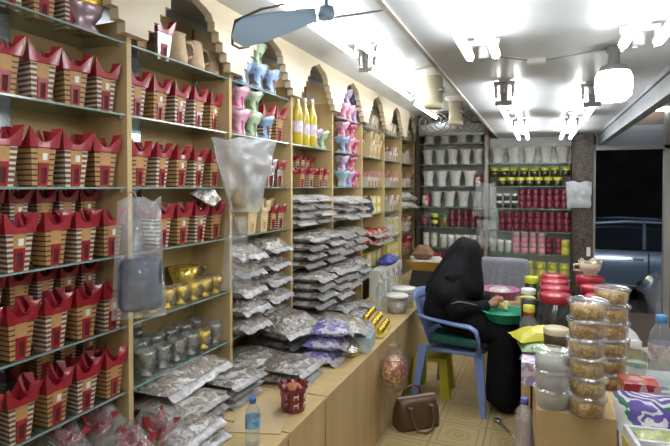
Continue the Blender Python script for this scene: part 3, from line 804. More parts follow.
# nearest bay: red lidded goods in clear bags
a, b = by(0)
for i, (y, x, rz, tl) in enumerate([(.95, -1.572, .05, -.3), (1.125, -1.572, -.05, .3), (1.30, -1.572, .05, -.3), (1.475, -1.572, .05, .3), (1.18, -1.322, -.05, .3), (1.355, -1.322, .05, -.3), (1.53, -1.322, -.05, .3)]):
    inst(CAST[i % 2], 'castle_incense_burner', (x - .015, y, ZL + .035), f'red castle pot lying in clear bag, {ORD[i]} of the heap at lower left', 'incense burner', 'bagged red pots at lower left', rz, .82, tl * .6, .4)
    inst({'root': PBAG[i % 2], }, 'packet_bag', (x, y, ZL + .001), f'clear shiny bag around the {ORD[i]} red pot of the lower left heap', 'bag', 'clear bags of red pots at lower left', rz, 1, .0, 0)
# fourth bay
a, b = by(3)
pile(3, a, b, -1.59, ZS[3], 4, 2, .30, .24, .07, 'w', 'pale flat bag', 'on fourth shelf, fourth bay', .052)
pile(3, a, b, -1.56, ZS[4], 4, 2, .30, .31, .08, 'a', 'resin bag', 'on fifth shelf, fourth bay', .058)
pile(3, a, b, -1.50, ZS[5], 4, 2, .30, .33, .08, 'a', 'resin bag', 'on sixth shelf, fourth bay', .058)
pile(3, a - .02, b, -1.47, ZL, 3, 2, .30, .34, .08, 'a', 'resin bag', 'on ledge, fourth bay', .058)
# fifth bay
a, b = by(4)
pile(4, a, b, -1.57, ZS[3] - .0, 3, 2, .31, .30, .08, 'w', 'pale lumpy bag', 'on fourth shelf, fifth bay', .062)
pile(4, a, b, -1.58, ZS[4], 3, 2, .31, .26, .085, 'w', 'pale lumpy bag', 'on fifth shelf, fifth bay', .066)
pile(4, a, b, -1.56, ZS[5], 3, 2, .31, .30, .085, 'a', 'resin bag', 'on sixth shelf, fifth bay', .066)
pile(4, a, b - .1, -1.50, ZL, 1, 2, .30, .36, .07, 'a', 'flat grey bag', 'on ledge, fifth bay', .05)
# sixth bay boxes etc
def box_t(w_, d, h, m, m2=None, name='carton'):
    B = MB().box(-d / 2, d / 2, -w_ / 2, w_ / 2, 0, h)
    p = [('carton_body', B.mesh('carton_body', m))]
    if m2: p.append(('printed_panel', MB().box(d / 2, d / 2 + .001, -w_ * .36, w_ * .36, h * .25, h * .75).mesh('printed_panel', m2)))
    return {'parts': p}
M_ybox = mat('yellow_carton', (.66, .55, .12), .5, 0, 0, .15, 20); M_wbox = mat('white_carton', (.66, .66, .62), .5); M_bbox = mat('blue_print', (.18, .28, .55), .5, 0, 0, .3, 40)
ybt = box_t(.14, .10, .085, M_ybox, M_wbox); wbt = box_t(.15, .10, .10, M_wbox, M_bbox); wyt = box_t(.15, .10, .10, M_wbox, M_ybox)
def boxes(bay, sh, xs, layers, t, look, X=-1.58, h=.087, z=None):
    ys = spread([yat(x, X) for x in xs], .078, bay)
    for l in range(layers):
        for i, x in enumerate(xs):
            inst(t, 'carton', (X, ys[i], (ZS[sh] if z is None else z) + .0006 + l * (h + .0006)), f'{look}, {nth(i, len(xs))} in {ORD[l]} layer, {SHN[sh]} shelf, {BAY[bay]} bay', 'box', f'{look}s of the {BAY[bay]} bay', 0)
boxes(5, 3, [369, 375, 381], 2, ybt, 'small yellow carton')
boxes(6, 4, [388.5, 393.5, 398.5], 2, wyt, 'white and yellow carton', h=.102)
boxes(6, 5, [388.5, 393.5, 398.5], 2, ybt, 'small yellow carton')
boxes(5, 5, [369, 375, 381], 2, ybt, 'small yellow carton')
boxes(6, 5, [386.5, 391, 396, 400.5], 1, wbt, 'white and blue carton', -1.40, .1, ZL + .22) if False else None
a, b = by(5); pile(5, a, b, -1.55, ZS[4], 2, 2, .31, .30, .09, 'r', 'red and white bag', 'on fifth shelf, sixth bay', .07)
a, b = by(7); pile(7, a, b - .2, -1.56, ZS[3], 2, 1, .3, .28, .12, 'w', 'pale bag', 'on fourth shelf, last bay', .1)

# gilt cups and silver cups, second bay
gcup = {'parts': [('bowl', MB().lathe([(.001, 0), (.03, 0), (.032, .008), (.016, .02), (.02, .032), (.038, .05), (.046, .1), (.043, .1), (.001, .05)], 18, caps=False).mesh('bowl', M_gold)),
                  ('film_wrap', MB().lathe([(.04, .0), (.052, .05), (.05, .10), (.03, .12)], 12, caps=False, lobes=5, amp=.08).mesh('film_wrap', M_wrap))]}
scup = {'parts': [('bowl', MB().lathe([(.001, 0), (.032, 0), (.034, .01), (.016, .03), (.03, .05), (.046, .11), (.05, .125), (.046, .125), (.001, .06)], 18, caps=False, lobes=9, amp=.03).mesh('bowl', M_silver)),
                  ('film_wrap', MB().lathe([(.045, .0), (.055, .05), (.057, .13), (.04, .15)], 12, caps=False, lobes=5, amp=.08).mesh('film_wrap', M_wrap))]}
big = {'parts': [('bowl', MB().lathe([(.001, 0), (.045, 0), (.05, .01), (.047, .03), (.055, .07), (.078, .15), (.073, .15), (.001, .05)], 24, caps=False, lobes=12, amp=.03).mesh('bowl', M_goldg)),
                 ('rim', MB().lathe([(.077, .146), (.081, .152), (.072, .152)], 24, caps=False).mesh('rim', M_gold))]}
inst(big, 'gilt_bowl', (-1.652, yat(183, -1.652), ZS[4] + .0005), 'large fluted amber glass bowl with gilt rim on fifth shelf, second bay', 'bowl', None, 0, .98)
inst(scup, 'gilt_cup', (-1.67, yat(207, -1.67), ZS[4] + .0005), 'silver patterned cup in film beside the large amber bowl', 'cup', None, 0, 1.0)
GY = spread([yat(x, -1.56) for x in [156, 171, 180, 190, 200, 210, 218]], .047, 1)
for i in range(7):
    X = -1.56; inst(gcup, 'gilt_cup', (X, GY[i], ZS[4] + .0005), f'small gold cup in clear film, {nth(i, 7)}, front row, fifth shelf, second bay', 'cup', 'gold cups on the fifth shelf', i, .86)
GY = spread([yat(x, -1.678) for x in [147, 163, 179, 195, 211, 223]], .052, 1)
for i in range(6):
    X = -1.678; inst(scup, 'silver_cup', (X, GY[i], ZS[5] + .0005), f'silver cup in clear film, {nth(i, 6)}, back row, sixth shelf, second bay', 'cup', 'silver cups at the back', i, .88)
GY = spread([yat(x, -1.562) for x in [150, 166, 180, 193, 205, 218]], .05, 1)
for i, s in enumerate([.84, .8, .8, .8]):
    X = -1.562; inst(scup, 'silver_cup', (X, GY[i], ZS[5] + .0005), f'silver cup in clear film, {nth(i, 5)}, front row, sixth shelf, second bay', 'cup', 'silver cups at the front', i, s)
inst(gcup, 'gilt_cup', (-1.562, GY[4], ZS[5] + .0005), 'single gold cup among the silver cups, front row, sixth shelf, second bay', 'cup', None, 0, .9)
inst(scup, 'silver_cup', (-1.562, GY[5], ZS[5] + .0005), 'rightmost silver cup in clear film beside the single gold cup', 'cup', None, 0, .8)

# hanging clear bags
def hang_bag(name, cx, X, ztop, zbot, wt, wb, thick, rz, label, seed, m=M_polybag, cat='bag', bulge=1.0, hook=0):
    B = MB(); n, k = 12, 16; vs = []; fs = []; rr = random.Random(seed); ox = rr.uniform(0, 60)
    for s in (-1, 1):
        for j in range(k + 1):
            t = j / k; wd = wt + (wb - wt) * t
            for i in range(n + 1):
                u = -1 + 2 * i / n
                nz = noise.noise(Vector((u * 2.2 + ox, t * 4, s)))
                th = thick * (.12 + bulge * math.sin(PI * min(1, t * 1.02)) ** .7) * (1 - abs(u) ** 2.4)
                vs.append((s * th * (1 + .5 * nz) + .012 * nz, u * wd / 2 * (1 + .08 * nz), -t * (ztop - zbot) + .02 * noise.noise(Vector((u * 2 + ox, 7, 0))) * (j == 0)))
    o = (n + 1) * (k + 1)
    for j in range(k):
        for i in range(n):
            a = j * (n + 1) + i
            fs.append((a, a + 1, a + n + 2, a + n + 1)); fs.append((o + a, o + a + n + 1, o + a + n + 2, o + a + 1))
    B.add(vs, fs, 0, True)
    ob_ = link(name, B.mesh(name, m)); ob_.location = (X, yat(cx, X), ztop); ob_.rotation_euler = (0, 0, rz)
    if hook:
        wv = Vector((XF + .001, YK[hook] , ztop + .02)) - Vector(ob_.location)
        wv.rotate(Matrix.Rotation(-rz, 3, 'Z'))
        link('hanger', MB().tube([(0, 0, -.03), wv * .5 + Vector((0, 0, .01)), wv], .003, 6).mesh('hanger', M_steel), ob_)
    return tag(ob_, label, cat)
hang_bag('hanging_bag', 139, -1.36, 1.61, 1.17, .15, .19, .055, -.75, 'tall clear plastic bag hanging on the first upright, navy pouch inside', 3, M_sheer, hook=1)
hang_navy = (-1.36, yat(139, -1.36), 1.295)
hang_bag('hanging_bag', 245, -1.33, 1.885, 1.53, .31, .14, .07, -.9, 'large clear plastic bag hanging open before third rack bay', 8, hook=2)
kr = inst({'root': MB().lathe([(.001, 0), (.035, .0), (.045, .04), (.035, .10), (.001, .11)], 14, caps=False).mesh('resin_lump', mat('tan_lump', (.50, .40, .24), .7, 0, 0, .2, 30))}, 'resin_lump', (-1.345, yat(240, -1.345), 1.555), 'tan lump lying at bottom of the large hanging bag', 'incense')
hang_bag('hanging_bag', 236, -1.40, 1.50, 1.14, .10, .15, .05, -.8, 'narrow crinkled clear bag hanging on the upright beside resin pile', 15, M_film, hook=2)
inst({'root': pouch_mesh(.14, .13, .06, 21, M_foil, .6, 'foil_packet')}, 'foil_packet', (-1.545, yat(204, -1.545), ZS[3] + .198), 'crumpled silver foil packet lying on red pots, second bay', 'packet', None, .4, 1, .25, .5)

# things on the ledge
def bottle(loc, label, s=1.0, capcol=(.05, .16, .50), liquid=None, lab=((.16, .36, .60), .3), kind='water_bottle', group=None):
    prof = [(.001, 0), (.030, 0), (.033, .01), (.031, .03), (.033, .045), (.031, .06), (.033, .075), (.033, .13), (.031, .14), (.028, .155), (.014, .178), (.0125, .19)]
    nm = 'cap_%d_%d_%d' % tuple(int(k * 100) for k in capcol)
    p = [('bottle_body', MB().lathe(prof, 18, caps=False).mesh('bottle_body', liquid or M_pet)), ('cap', MB().lathe([(.0145, .183), (.0145, .203), (.012, .205)], 14).mesh('cap', mat(nm, capcol, .4)))]
    if lab: p.append(('paper_label', MB().lathe([(.0335, .08), (.0335, .125)], 18, caps=False).mesh('paper_label', mat('label_%d' % int(lab[0][0] * 1000), lab[0], .4, 0, 0, .5, 45))))
    return inst({'parts': p}, kind, loc, label, 'bottle', group, 0, s)
bottle((-1.05, yat(252, -1.05), ZL), 'small water bottle with blue cap and blue label on ledge', .92, lab=((.20, .45, .68), .4))
M_mugr = mat('maroon_glaze', (.20, .02, .03), .3, 0, .5); M_camel = mat('camel_white', (.75, .68, .6), .5)
mg = MB().lathe([(.001, 0), (.052, 0), (.056, .02), (.056, .05), (.062, .10), (.066, .115), (.06, .115), (.05, .08), (.001, .07)], 20, caps=False)
for i in range(8): mg.lathe([(.012, 0), (.001, .022)], 6, c=(.062 * math.cos(i * PI / 4), .062 * math.sin(i * PI / 4), .112))
cms = []
for i in range(7):
    an = i * 2 * PI / 7
    for zz in (.03, .07):
        r = .058 if zz < .05 else .0605
        cm = MB(); cms.append(cm)
        for du, dz, s in ((0, .010, (.012, .006)), (-.009, 0, (.003, .010)), (.009, 0, (.003, .010)), (.011, .016, (.003, .008))):
            a2 = an + du / r
            cm.box(-.002, .002, -s[0] / 2 - (.004 if s[0] > .01 else 0), s[0] / 2 + (.004 if s[0] > .01 else 0), zz + dz - s[1] / 2, zz + dz + s[1] / 2)
            for q in range(8):
                v = cm.v[-8 + q]; x, y = v[0] + r, v[1]
                cm.v[-8 + q] = (x * math.cos(a2) - y * math.sin(a2), x * math.sin(a2) + y * math.cos(a2), v[2])
inst({'parts': [('mug_body', mg.mesh('mug_body', M_mugr)), *[('animal_figure', q.mesh('animal_figure', M_camel)) for q in cms], ('handle', MB().tube([(0, -.06, .10), (0, -.10, .095), (0, -.105, .06), (0, -.06, .03)], .008, 8).mesh('handle', M_mugr)),
                ('contents', MB().lathe([(.001, .085), (.055, .085), (.03, .115), (.001, .12)], 14, caps=False).mesh('contents', mat('rust_powder', (.42, .16, .07), .8)))]},
     'patterned_mug', (-1.045, yat(293, -1.045), ZL), 'maroon mug burner with white animal pattern standing on ledge', 'mug', None, 0, 1.0)
p = link('paper_sheet', MB().box(-.11, .11, -.16, .16, 0, .003).mesh('paper_sheet', mat('kraft_paper', (.58, .45, .27), .8))); p.location = (-1.14, yat(270, -1.10), ZL); p.rotation_euler = (0, 0, .3); tag(p, 'tan paper sheet lying flat on ledge behind the water bottle', 'paper')
for i in range(3):
    inst(pouch('p', .24, .22, .07, i), 'purple_packet', (-1.20 + .02 * i, yat(320, -1.2) + .03 * i, ZL + .001 + .073 * i), f'purple and silver printed packet, {["bottom", "middle", "top"][i]} of the stack beside the maroon mug', 'packet', 'purple packets on the ledge', .2 * i, 1, 0, .0)
inst({'root': pouch_mesh(.3, .28, .1, 33, M_foil, .5, 'foil_bag')}, 'foil_bag', (-1.16, yat(338, -1.16), ZL + .0), 'silver foil bag on ledge behind the purple packets', 'bag', None, .2)
inst(pouch('a', .3, .34, .09, 1), 'incense_bag', (-1.18, yat(340, -1.18), ZL + .102), 'grey resin bag resting on the silver foil bag', 'bag', None, .1)
inst({'root': pouch_mesh(.12, .10, .07, 35, mat('yellow_packet', (.55, .42, .03), .4, 0, .5), .2, 'yellow_packet')}, 'yellow_packet', (-1.06, yat(351, -1.06), ZL), 'small mustard yellow packet on ledge before the tissue box', 'packet')
tb = inst({'parts': [('carton_body', MB().box(-.06, .06, -.11, .11, 0, .09).mesh('carton_body', mat('tissue_blue', (.50, .62, .68), .5, 0, 0, .2, 25))), ('tissue', MB().sphere((0, 0, .1), .05, 10, 6, 0, (.5, 1.1, .9)).mesh('tissue', mat('tissue_white', (.75, .77, .78), .7, bump=.8, bscale=30)))]},
     'tissue_box', (-1.04, 3.10, ZL), 'pale blue tissue box with white tissue sticking out on ledge', 'tissue box', None, .15)
# golden sweets tray
tray = link('sweets_tray', None); tray.location = (-1.07, 3.46, ZL + .012); tray.rotation_euler = (0, .10, .1); tag(tray, 'tray of gold wrapped round sweets tilted on ledge', 'sweets')
sw = MB()
link('tray_base', MB().taper((.09, .16), (.085, .155), 0, .012).mesh('tray_base', M_ybox), tray)
for i in range(3):
    for j in range(5): link('gold_sweet', MB().sphere((-.055 + .055 * i, -.12 + .06 * j, .040 + .035 * (2 - i)), .0245, 10, 6).mesh('gold_sweet', M_gold), tray)
# plastic bottles and tubs further along the ledge
for i, x in enumerate([383, 388, 394]):
    bottle((-1.22, yat(x, -1.2), ZL + .0005), f'clear plastic bottle with pale cap, {nth(i, 3)} of three beyond the gold sweets', 1.2, (.6, .62, .6), lab=None, group='clear bottles on the ledge')
for i, (x, X, s) in enumerate([(397, -1.08, 1.0), (404, -1.08, 1.1)]):
    inst({'parts': [('tub_body', MB().lathe([(.001, 0), (.075, 0), (.09, .13)], 20, caps=False).mesh('tub_body', M_clearpl)), ('fill', MB().lathe([(.001, .003), (.07, .003), (.082, .09), (.001, .1)], 18, caps=False).mesh('fill', M_bagw)), ('lid', MB().lathe([(.094, .128), (.094, .145), (.001, .147)], 20).mesh('lid', M_capw))]},
         'clear_tub', (X, yat(x, X), ZL), ['white lidded clear tub on ledge left of chair back', 'second white lidded clear tub on ledge nearest the chair back'][i], 'tub', None, 0, s)
# printed cartons standing at lower shelf front, sixth and seventh bays
M_print = speckled('calendar_print', [(.70, .70, .68), (.20, .25, .45), (.70, .70, .68), (.60, .50, .20)], 30, .5, .2, .0)
bt = {'parts': [('carton_body', MB().box(-.05, .05, -.13, .13, 0, .22).mesh('carton_body', M_wbox)), ('printed_panel', MB().box(.05, .052, -.12, .12, .02, .2).mesh('printed_panel', M_print))]}
for i, x in enumerate([378, 384.5, 390, 395]):
    X = -1.40; inst(bt, 'printed_carton', (X, yat(x, X), ZL + .0), f'upright white printed carton, {nth(i, 4)} of four standing on ledge behind bottles', 'box', 'printed cartons on the ledge', 0, (1, .82, 1.15))
bl = inst({'root': pouch_mesh(.3, .16, .09, 41, mat('blue_flower_print', (.10, .12, .42), .5, 0, 0, .5, 30), .3, 'blue_cloth')}, 'blue_cloth_pack', (-1.40, yat(388, -1.40), ZL + .256), 'dark blue printed pack lying on the white printed cartons', 'packet')
inst({'root': pouch_mesh(.26, .3, .1, 43, M_bagr, .3, 'red_white_pack')}, 'red_white_pack', (-1.42, yat(376, -1.42), ZS[4] + .02 - .0), 'red and white glossy pack jutting from fifth shelf, sixth bay', 'packet', None, .1) if False else None
ph = inst({'root': MB().box(-.008, .008, -.05, .05, 0, .15).mesh('dark_card', mat('dark_card', (.06, .07, .10), .4))}, 'dark_card', (-1.43, yat(371, -1.43), ZS[3] + .03), 'dark card hanging at front of the sixth bay before yellow cartons', 'card', None, -.3, 1, .5)
# weighing scale heap near back
sc_ = link('weighing_scale', None); sc_.location = (-1.10, 5.35, ZL); tag(sc_, 'dark weighing scale with amber tray, on ledge left of the woman', 'scale')
link('scale_body', MB().taper((.15, .16), (.12, .13), 0, .16).mesh('scale_body', M_black), sc_)
link('amber_tray', MB().taper((.10, .12), (.17, .19), .16, .26).mesh('amber_tray', mat('amber_tray', (.40, .22, .03), .4)), sc_)
link('display', MB().box(.13, .15, -.06, .06, .05, .10).mesh('display', M_wbox), sc_)
inst({'root': MB().box(-.16, .16, -.18, .18, 0, .012).mesh('white_board', M_wbox)}, 'white_board', (-1.10, 5.35, ZL + .26), 'white sheet board lying on the amber scale tray', 'board', None, .3)
inst({'root': pouch_mesh(.2, .2, .14, 47, mat('brown_paper', (.22, .12, .06), .7, 0, 0, .2, 20), .3, 'brown_sack')}, 'brown_sack', (-1.12, 5.30, ZL + .273), 'small brown sack on the white sheet above the scale', 'bag')

# ------------------------------------------------------------------ back rack
YB = 6.40
br_ = link('back_rack', None); br_.location = (-.54, 6.6, 0); tag(br_, 'tall back wall rack of glass shelves filled with vases and jars', 'rack')
def bp(name, mb, m): o = link(name, mb.mesh(name, m), br_); o.location = (.54, -6.6, 0); return o
for x in (-1.43, -.60, .355): bp('upright', MB().box(x - .018, x + .018, YB, 6.7, 0, 2.42 if x < 0 else 2.25), M_dwood if x != -.60 else mat('grey_wood', (.35, .30, .24), .5))
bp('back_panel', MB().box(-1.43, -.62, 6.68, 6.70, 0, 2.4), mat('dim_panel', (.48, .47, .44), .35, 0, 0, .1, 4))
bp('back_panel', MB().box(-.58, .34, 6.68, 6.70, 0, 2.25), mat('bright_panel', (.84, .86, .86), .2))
ZBL = [2.185, 1.93, 1.66, 1.405, 1.155, .90, .66, .42]
ZBR = [1.93, 1.66, 1.40, 1.13, .87, .60, .35]
for q, (x0, x1, zs) in enumerate([(-1.41, -.62, ZBL), (-.58, .337, ZBR)]):
    for z in zs:
        s = bp('shelf', MB().box(x0, x1, YB + .005, 6.675, z - .008, z), M_shelf)
        link('shelf_edge', MB().box(x0, x1, YB + .001, YB + .005, z - .008, z).mesh('shelf_edge', M_edge), s)
M_wvase = mat('white_vase_clay', (.54, .53, .50), .6, 0, 0, .08, 20)
wv_ = {'root': MB().lathe([(.001, 0), (.060, 0), (.063, .02), (.055, .05), (.060, .09), (.080, .17), (.086, .19), (.078, .19), (.05, .09), (.001, .08)], 20, caps=False, sq=.35).mesh('white_vase', M_wvase)}
def row(t, name, xs, y, z, look, where, cat, group, s=1.0, rz=None):
    for i, x in enumerate(xs):
        inst(t, name, (x, y, z + .0003), f'{look}, {nth(i, len(xs))} {where}', cat, group, R.uniform(-.3, .3) if rz is None else rz, s)
def lin(a, b, n): return [a + (b - a) * i / (n - 1) for i in range(n)]
LB = 'left back rack'; RB = 'right back rack'
row(wv_, 'white_vase', lin(-1.31, -.72, 4), 6.55, ZBL[0], 'white flared vase', f'on top shelf, {LB}', 'vase', 'white vases at back', .98)
row(wv_, 'white_vase', lin(-1.325, -.705, 5), 6.53, ZBL[1], 'white flared vase', f'on second shelf, {LB}', 'vase', 'white vases at back', (.83, .83, .98))
row(wv_, 'white_vase', lin(-1.32, -.81, 4), 6.53, ZBL[2], 'white flared vase', f'on third shelf, {LB}', 'vase', 'white vases at back', (.92, .92, 1))
row(wv_, 'white_vase', lin(-1.22, -.715, 4), 6.53, ZBL[3], 'white flared vase', f'on fourth shelf, {LB}', 'vase', 'white vases at back', (.90, .90, 1))
row(wv_, 'white_vase', lin(-.475, .24, 5), 6.55, ZBR[0], 'white flared vase', f'on top shelf, {RB}', 'vase', 'white vases at back', (.96, .96, 1.05))
def jar_t(r, h, mb_, ml, lid=.25):
    return {'parts': [('jar_body', MB().lathe([(.001, 0), (r * .92, 0), (r, h * .08), (r, h * (1 - lid) - .004), (r * .9, h * (1 - lid))], 16, caps=False).mesh('jar_body', mb_)),
                      ('lid', MB().lathe([(r * 1.02, h * (1 - lid) - .002), (r * 1.04, h - .004), (r * .95, h), (.001, h)], 16, caps=False).mesh('lid', ml))]}
M_dj = mat('dark_jar', (.05, .035, .012), .12, 0, .5); M_olive = mat('olive_jar', (.028, .03, .006), .15, 0, .6); M_yl = mat('yellow_lid', (.55, .56, .03), .35, 0, .2); M_rl = mat('red_lid', (.20, .012, .035), .35, 0, .3); M_mar = mat('maroon_jar', (.13, .014, .03), .2, 0, .5)
M_wj = mat('white_jar', (.62, .60, .52), .35); M_gj = mat('pale_glass_jar', (.45, .48, .42), .15, 0, .6)
J_y = jar_t(.046, .105, M_olive, M_yl, .35); J_d = jar_t(.033, .085, M_black, M_wj, .3); J_r = jar_t(.036, .075, M_mar, M_rl, .45); J_w = jar_t(.04, .085, M_wj, M_wj); J_yb = jar_t(.05, .085, M_yl, mat('pale_yellow', (.55, .52, .16), .4), .4)
J_g = jar_t(.035, .13, M_gj, M_capw, .2); J_pk = jar_t(.04, .06, mat('pink_tin', (.55, .22, .28), .3), mat('rose_tin', (.62, .36, .40), .3), .5); J_mg = jar_t(.042, .06, M_mar, M_rl, .5)
J_rb = jar_t(.05, .08, M_rl, mat('bright_red_lid', (.48, .02, .03), .3), .5)
def grid(t, name, xs, y, z, rows, h, look, where, cat, group, s=1.0):
    for l in range(rows):
        row(t, name, xs, y, z + l * h, look, f'in {["bottom row", "second row", "third row", "fourth row"][l]}, {where}' if rows > 1 else where, cat, group, s, 0)
# right half: two layers of yellow lidded jars, red jars, tins
grid(J_y, 'yellow_lid_jar', lin(-.42, .19, 7), 6.50, ZBR[1], 1, .1, 'dark jar with yellow lid', f'lower row, second shelf, {RB}', 'jar', 'yellow lidded jars')
row(J_y, 'yellow_lid_jar', lin(-.52, .28, 8), 6.58, ZBR[1] + .115, 'dark jar with yellow lid', f'upper row, second shelf, {RB}', 'jar', 'yellow lidded jars', 1.05, 0)
inst({'root': MB().box(-.44, .44, -.055, .055, 0, .113).mesh('step_board', M_dwood)}, 'step_board', (-.12, 6.605, ZBR[1] + .0006), 'dark step board lifting the upper row of yellow lidded jars', 'board')
grid(J_d, 'dark_jar', lin(-.46, -.28, 3), 6.50, ZBR[2], 2, .086, 'small black jar', f'third shelf, {RB}', 'jar', 'black jars on third shelf')
grid(J_r, 'red_jar', lin(-.20, .26, 7), 6.50, ZBR[2], 3, .076, 'red lidded jar', f'third shelf, {RB}', 'jar', 'red jars on third shelf')
grid(J_r, 'red_jar', lin(-.42, .29, 10), 6.50, ZBR[3], 3, .076, 'red lidded jar', f'fourth shelf, {RB}', 'jar', 'red jars on fourth shelf')
grid(J_pk, 'pink_tin', lin(-.26, .02, 4), 6.50, ZBR[4], 4, .061, 'pink tin', f'fifth shelf, {RB}', 'tin', 'pink tins on fifth shelf')
grid(J_mg, 'maroon_tin', lin(.105, .205, 2), 6.50, ZBR[4], 3, .061, 'maroon tin', f'fifth shelf, {RB}', 'tin', 'maroon tins on fifth shelf')
grid(J_yb, 'yellow_jar', lin(.29, .30, 1) if False else [.275], 6.50, ZBR[4], 2, .086, 'yellow jar', f'at right end, fifth shelf, {RB}', 'jar', 'yellow jars at the right end')
row(J_g, 'glass_jar', lin(-.53, -.35, 3), 6.50, ZBR[4], 'pale glass jar with white cap', f'on fifth shelf, {RB}', 'jar', 'pale glass jars', 1.1, 0)
grid(J_yb, 'yellow_jar', lin(-.50, .27, 7), 6.50, ZBR[5], 2, .086, 'yellow jar with pale lid', f'sixth shelf, {RB}', 'jar', 'yellow jars on sixth shelf')
row(J_yb, 'yellow_jar', lin(-.30, .10, 4), 6.50, ZBR[6], 'yellow jar with pale lid', f'on seventh shelf, {RB}', 'jar', 'yellow jars on seventh shelf', 1.1, 0)
# left half lower shelves
row(jar_t(.04, .13, M_mar, M_rl, .2), 'red_jar', [-1.385, -1.30], 6.46, ZBL[3], 'tall dark red jar', f'at left end of fourth shelf, {LB}', 'jar', 'dark red jars on fourth shelf', 1.0, 0) if False else None
row(jar_t(.045, .09, M_mar, M_rl, .4), 'maroon_jar', [-1.37], 6.52, ZBL[4], 'dark maroon jar', f'at left end of fifth shelf, {LB}', 'jar', None, 1.2, 0)
grid(jar_t(.045, .08, M_dj, M_yl, .5), 'yellow_lid_jar', [-1.24], 6.52, ZBL[4], 2, .081, 'dark jar with yellow lid', f'on fifth shelf, {LB}', 'jar', 'two yellow lidded jars')
row(jar_t(.05, .15, mat('brown_jar', (.20, .11, .03), .2, 0, .5), mat('green_lid', (.05, .18, .06), .4), .2), 'brown_jar', [-1.12], 6.52, ZBL[4], 'brown jar with green lid', f'on fifth shelf, {LB}', 'jar', None, 1.0, 0)
grid(J_r, 'maroon_jar', lin(-1.02, -.68, 5), 6.50, ZBL[4], 3, .071, 'maroon lidded jar', f'fifth shelf, {LB}', 'jar', 'maroon jars on fifth shelf', .95)
grid(J_w, 'white_jar', [-1.34, -1.24], 6.50, ZBL[5], 2, .086, 'white round jar', f'sixth shelf, {LB}', 'jar', 'white jars on sixth shelf')
row(J_g, 'glass_jar', lin(-1.12, -.66, 6), 6.50, ZBL[5], 'pale glass jar with white cap', f'on sixth shelf, {LB}', 'jar', 'glass jars on sixth shelf', 1.2, 0)
grid(J_rb, 'red_jar', lin(-1.36, -.70, 6), 6.50, ZBL[6], 2, .081, 'bright red jar', f'seventh shelf, {LB}', 'jar', 'bright red jars on seventh shelf')
grid(J_rb, 'red_jar', lin(-1.36, -.70, 6), 6.50, ZBL[7], 2, .081, 'bright red jar', f'eighth shelf, {LB}', 'jar', 'bright red jars on eighth shelf')
row(jar_t(.05, .15, M_bagr, M_rl, .1), 'red_packet_jar', [-1.35], 6.52, ZBL[3], 'red patterned jar', f'at left end of fourth shelf, {LB}', 'jar', None, 1.05, 0)
row(jar_t(.045, .14, M_bagr, M_rl, .2), 'red_packet_jar', [-.70], 6.52, ZBL[2], 'red patterned jar', f'at right end of third shelf, {LB}', 'jar', None, 1.0, 0)
# clear bags hung before the back rack
def hb2(x, y, zt, zb, wt, wb, th, rz, label, seed, m):
    o = hang_bag('hanging_bag', 300, -1, zt, zb, wt, wb, th, rz, label, seed, m); o.location = (x, y, zt); return o
hb2(-.60, 6.335, 1.70, 1.30, .22, .30, .05, -1.6, 'clear crinkled bag hanging before the middle post of back rack', 51, M_film)
hb2(-.59, 6.335, 1.26, .94, .22, .26, .06, -1.6, 'clear bag hanging lower down the middle post of back rack', 53, M_film)
hb2(.40, 6.305, 1.71, 1.42, .26, .24, .05, -1.6, 'milky clear bag hanging beside the dark granite pillar', 55, M_polybag)
inst({'root': MB().box(-.02, .02, -.002, .002, -.05, .05).mesh('white_tag', M_stick)}, 'white_tag', (.505, 6.355, .93), 'small white tag stuck on the dark granite pillar', 'tag')
# clutter on top of the back rack
rl = link('plastic_roll', MB().tube([(-1.36, 6.22, 2.33), (-1.0, 6.20, 2.36), (-.60, 6.2, 2.33)], [.07, .10, .07], 12).mesh('plastic_roll', mat('grey_film_roll', (.55, .58, .60), .2, .3, .8, bump=.8, bscale=20))); tag(rl, 'grey plastic wrapped roll hung across top of back rack', 'roll')
wc = MB(); pts = []
rr = random.Random(4)
for i in range(110):
    a = i * .55
    pts.append((-1.22 + i * .006 + .16 * math.cos(a), 6.02 + .08 * math.sin(a * .8), 2.40 + .12 * math.sin(a) + rr.uniform(-.01, .01)))
wc.tube(pts, .006, 5)
o = link('wire_coil', wc.mesh('wire_coil', mat('coil_wire', (.22, .20, .17), .5, .3))); tag(o, 'tangled pale wire coil hanging above the back rack', 'wire')
pts = [(-1.42 + .12 * i, 6.0 - .1 * (i % 2), 2.42 + .06 * math.sin(i * 1.7)) for i in range(8)]
o = link('loose_cable', MB().tube(pts, .007, 5).mesh('loose_cable', M_black)); tag(o, 'dark loose cable looping over top of back rack', 'cable')

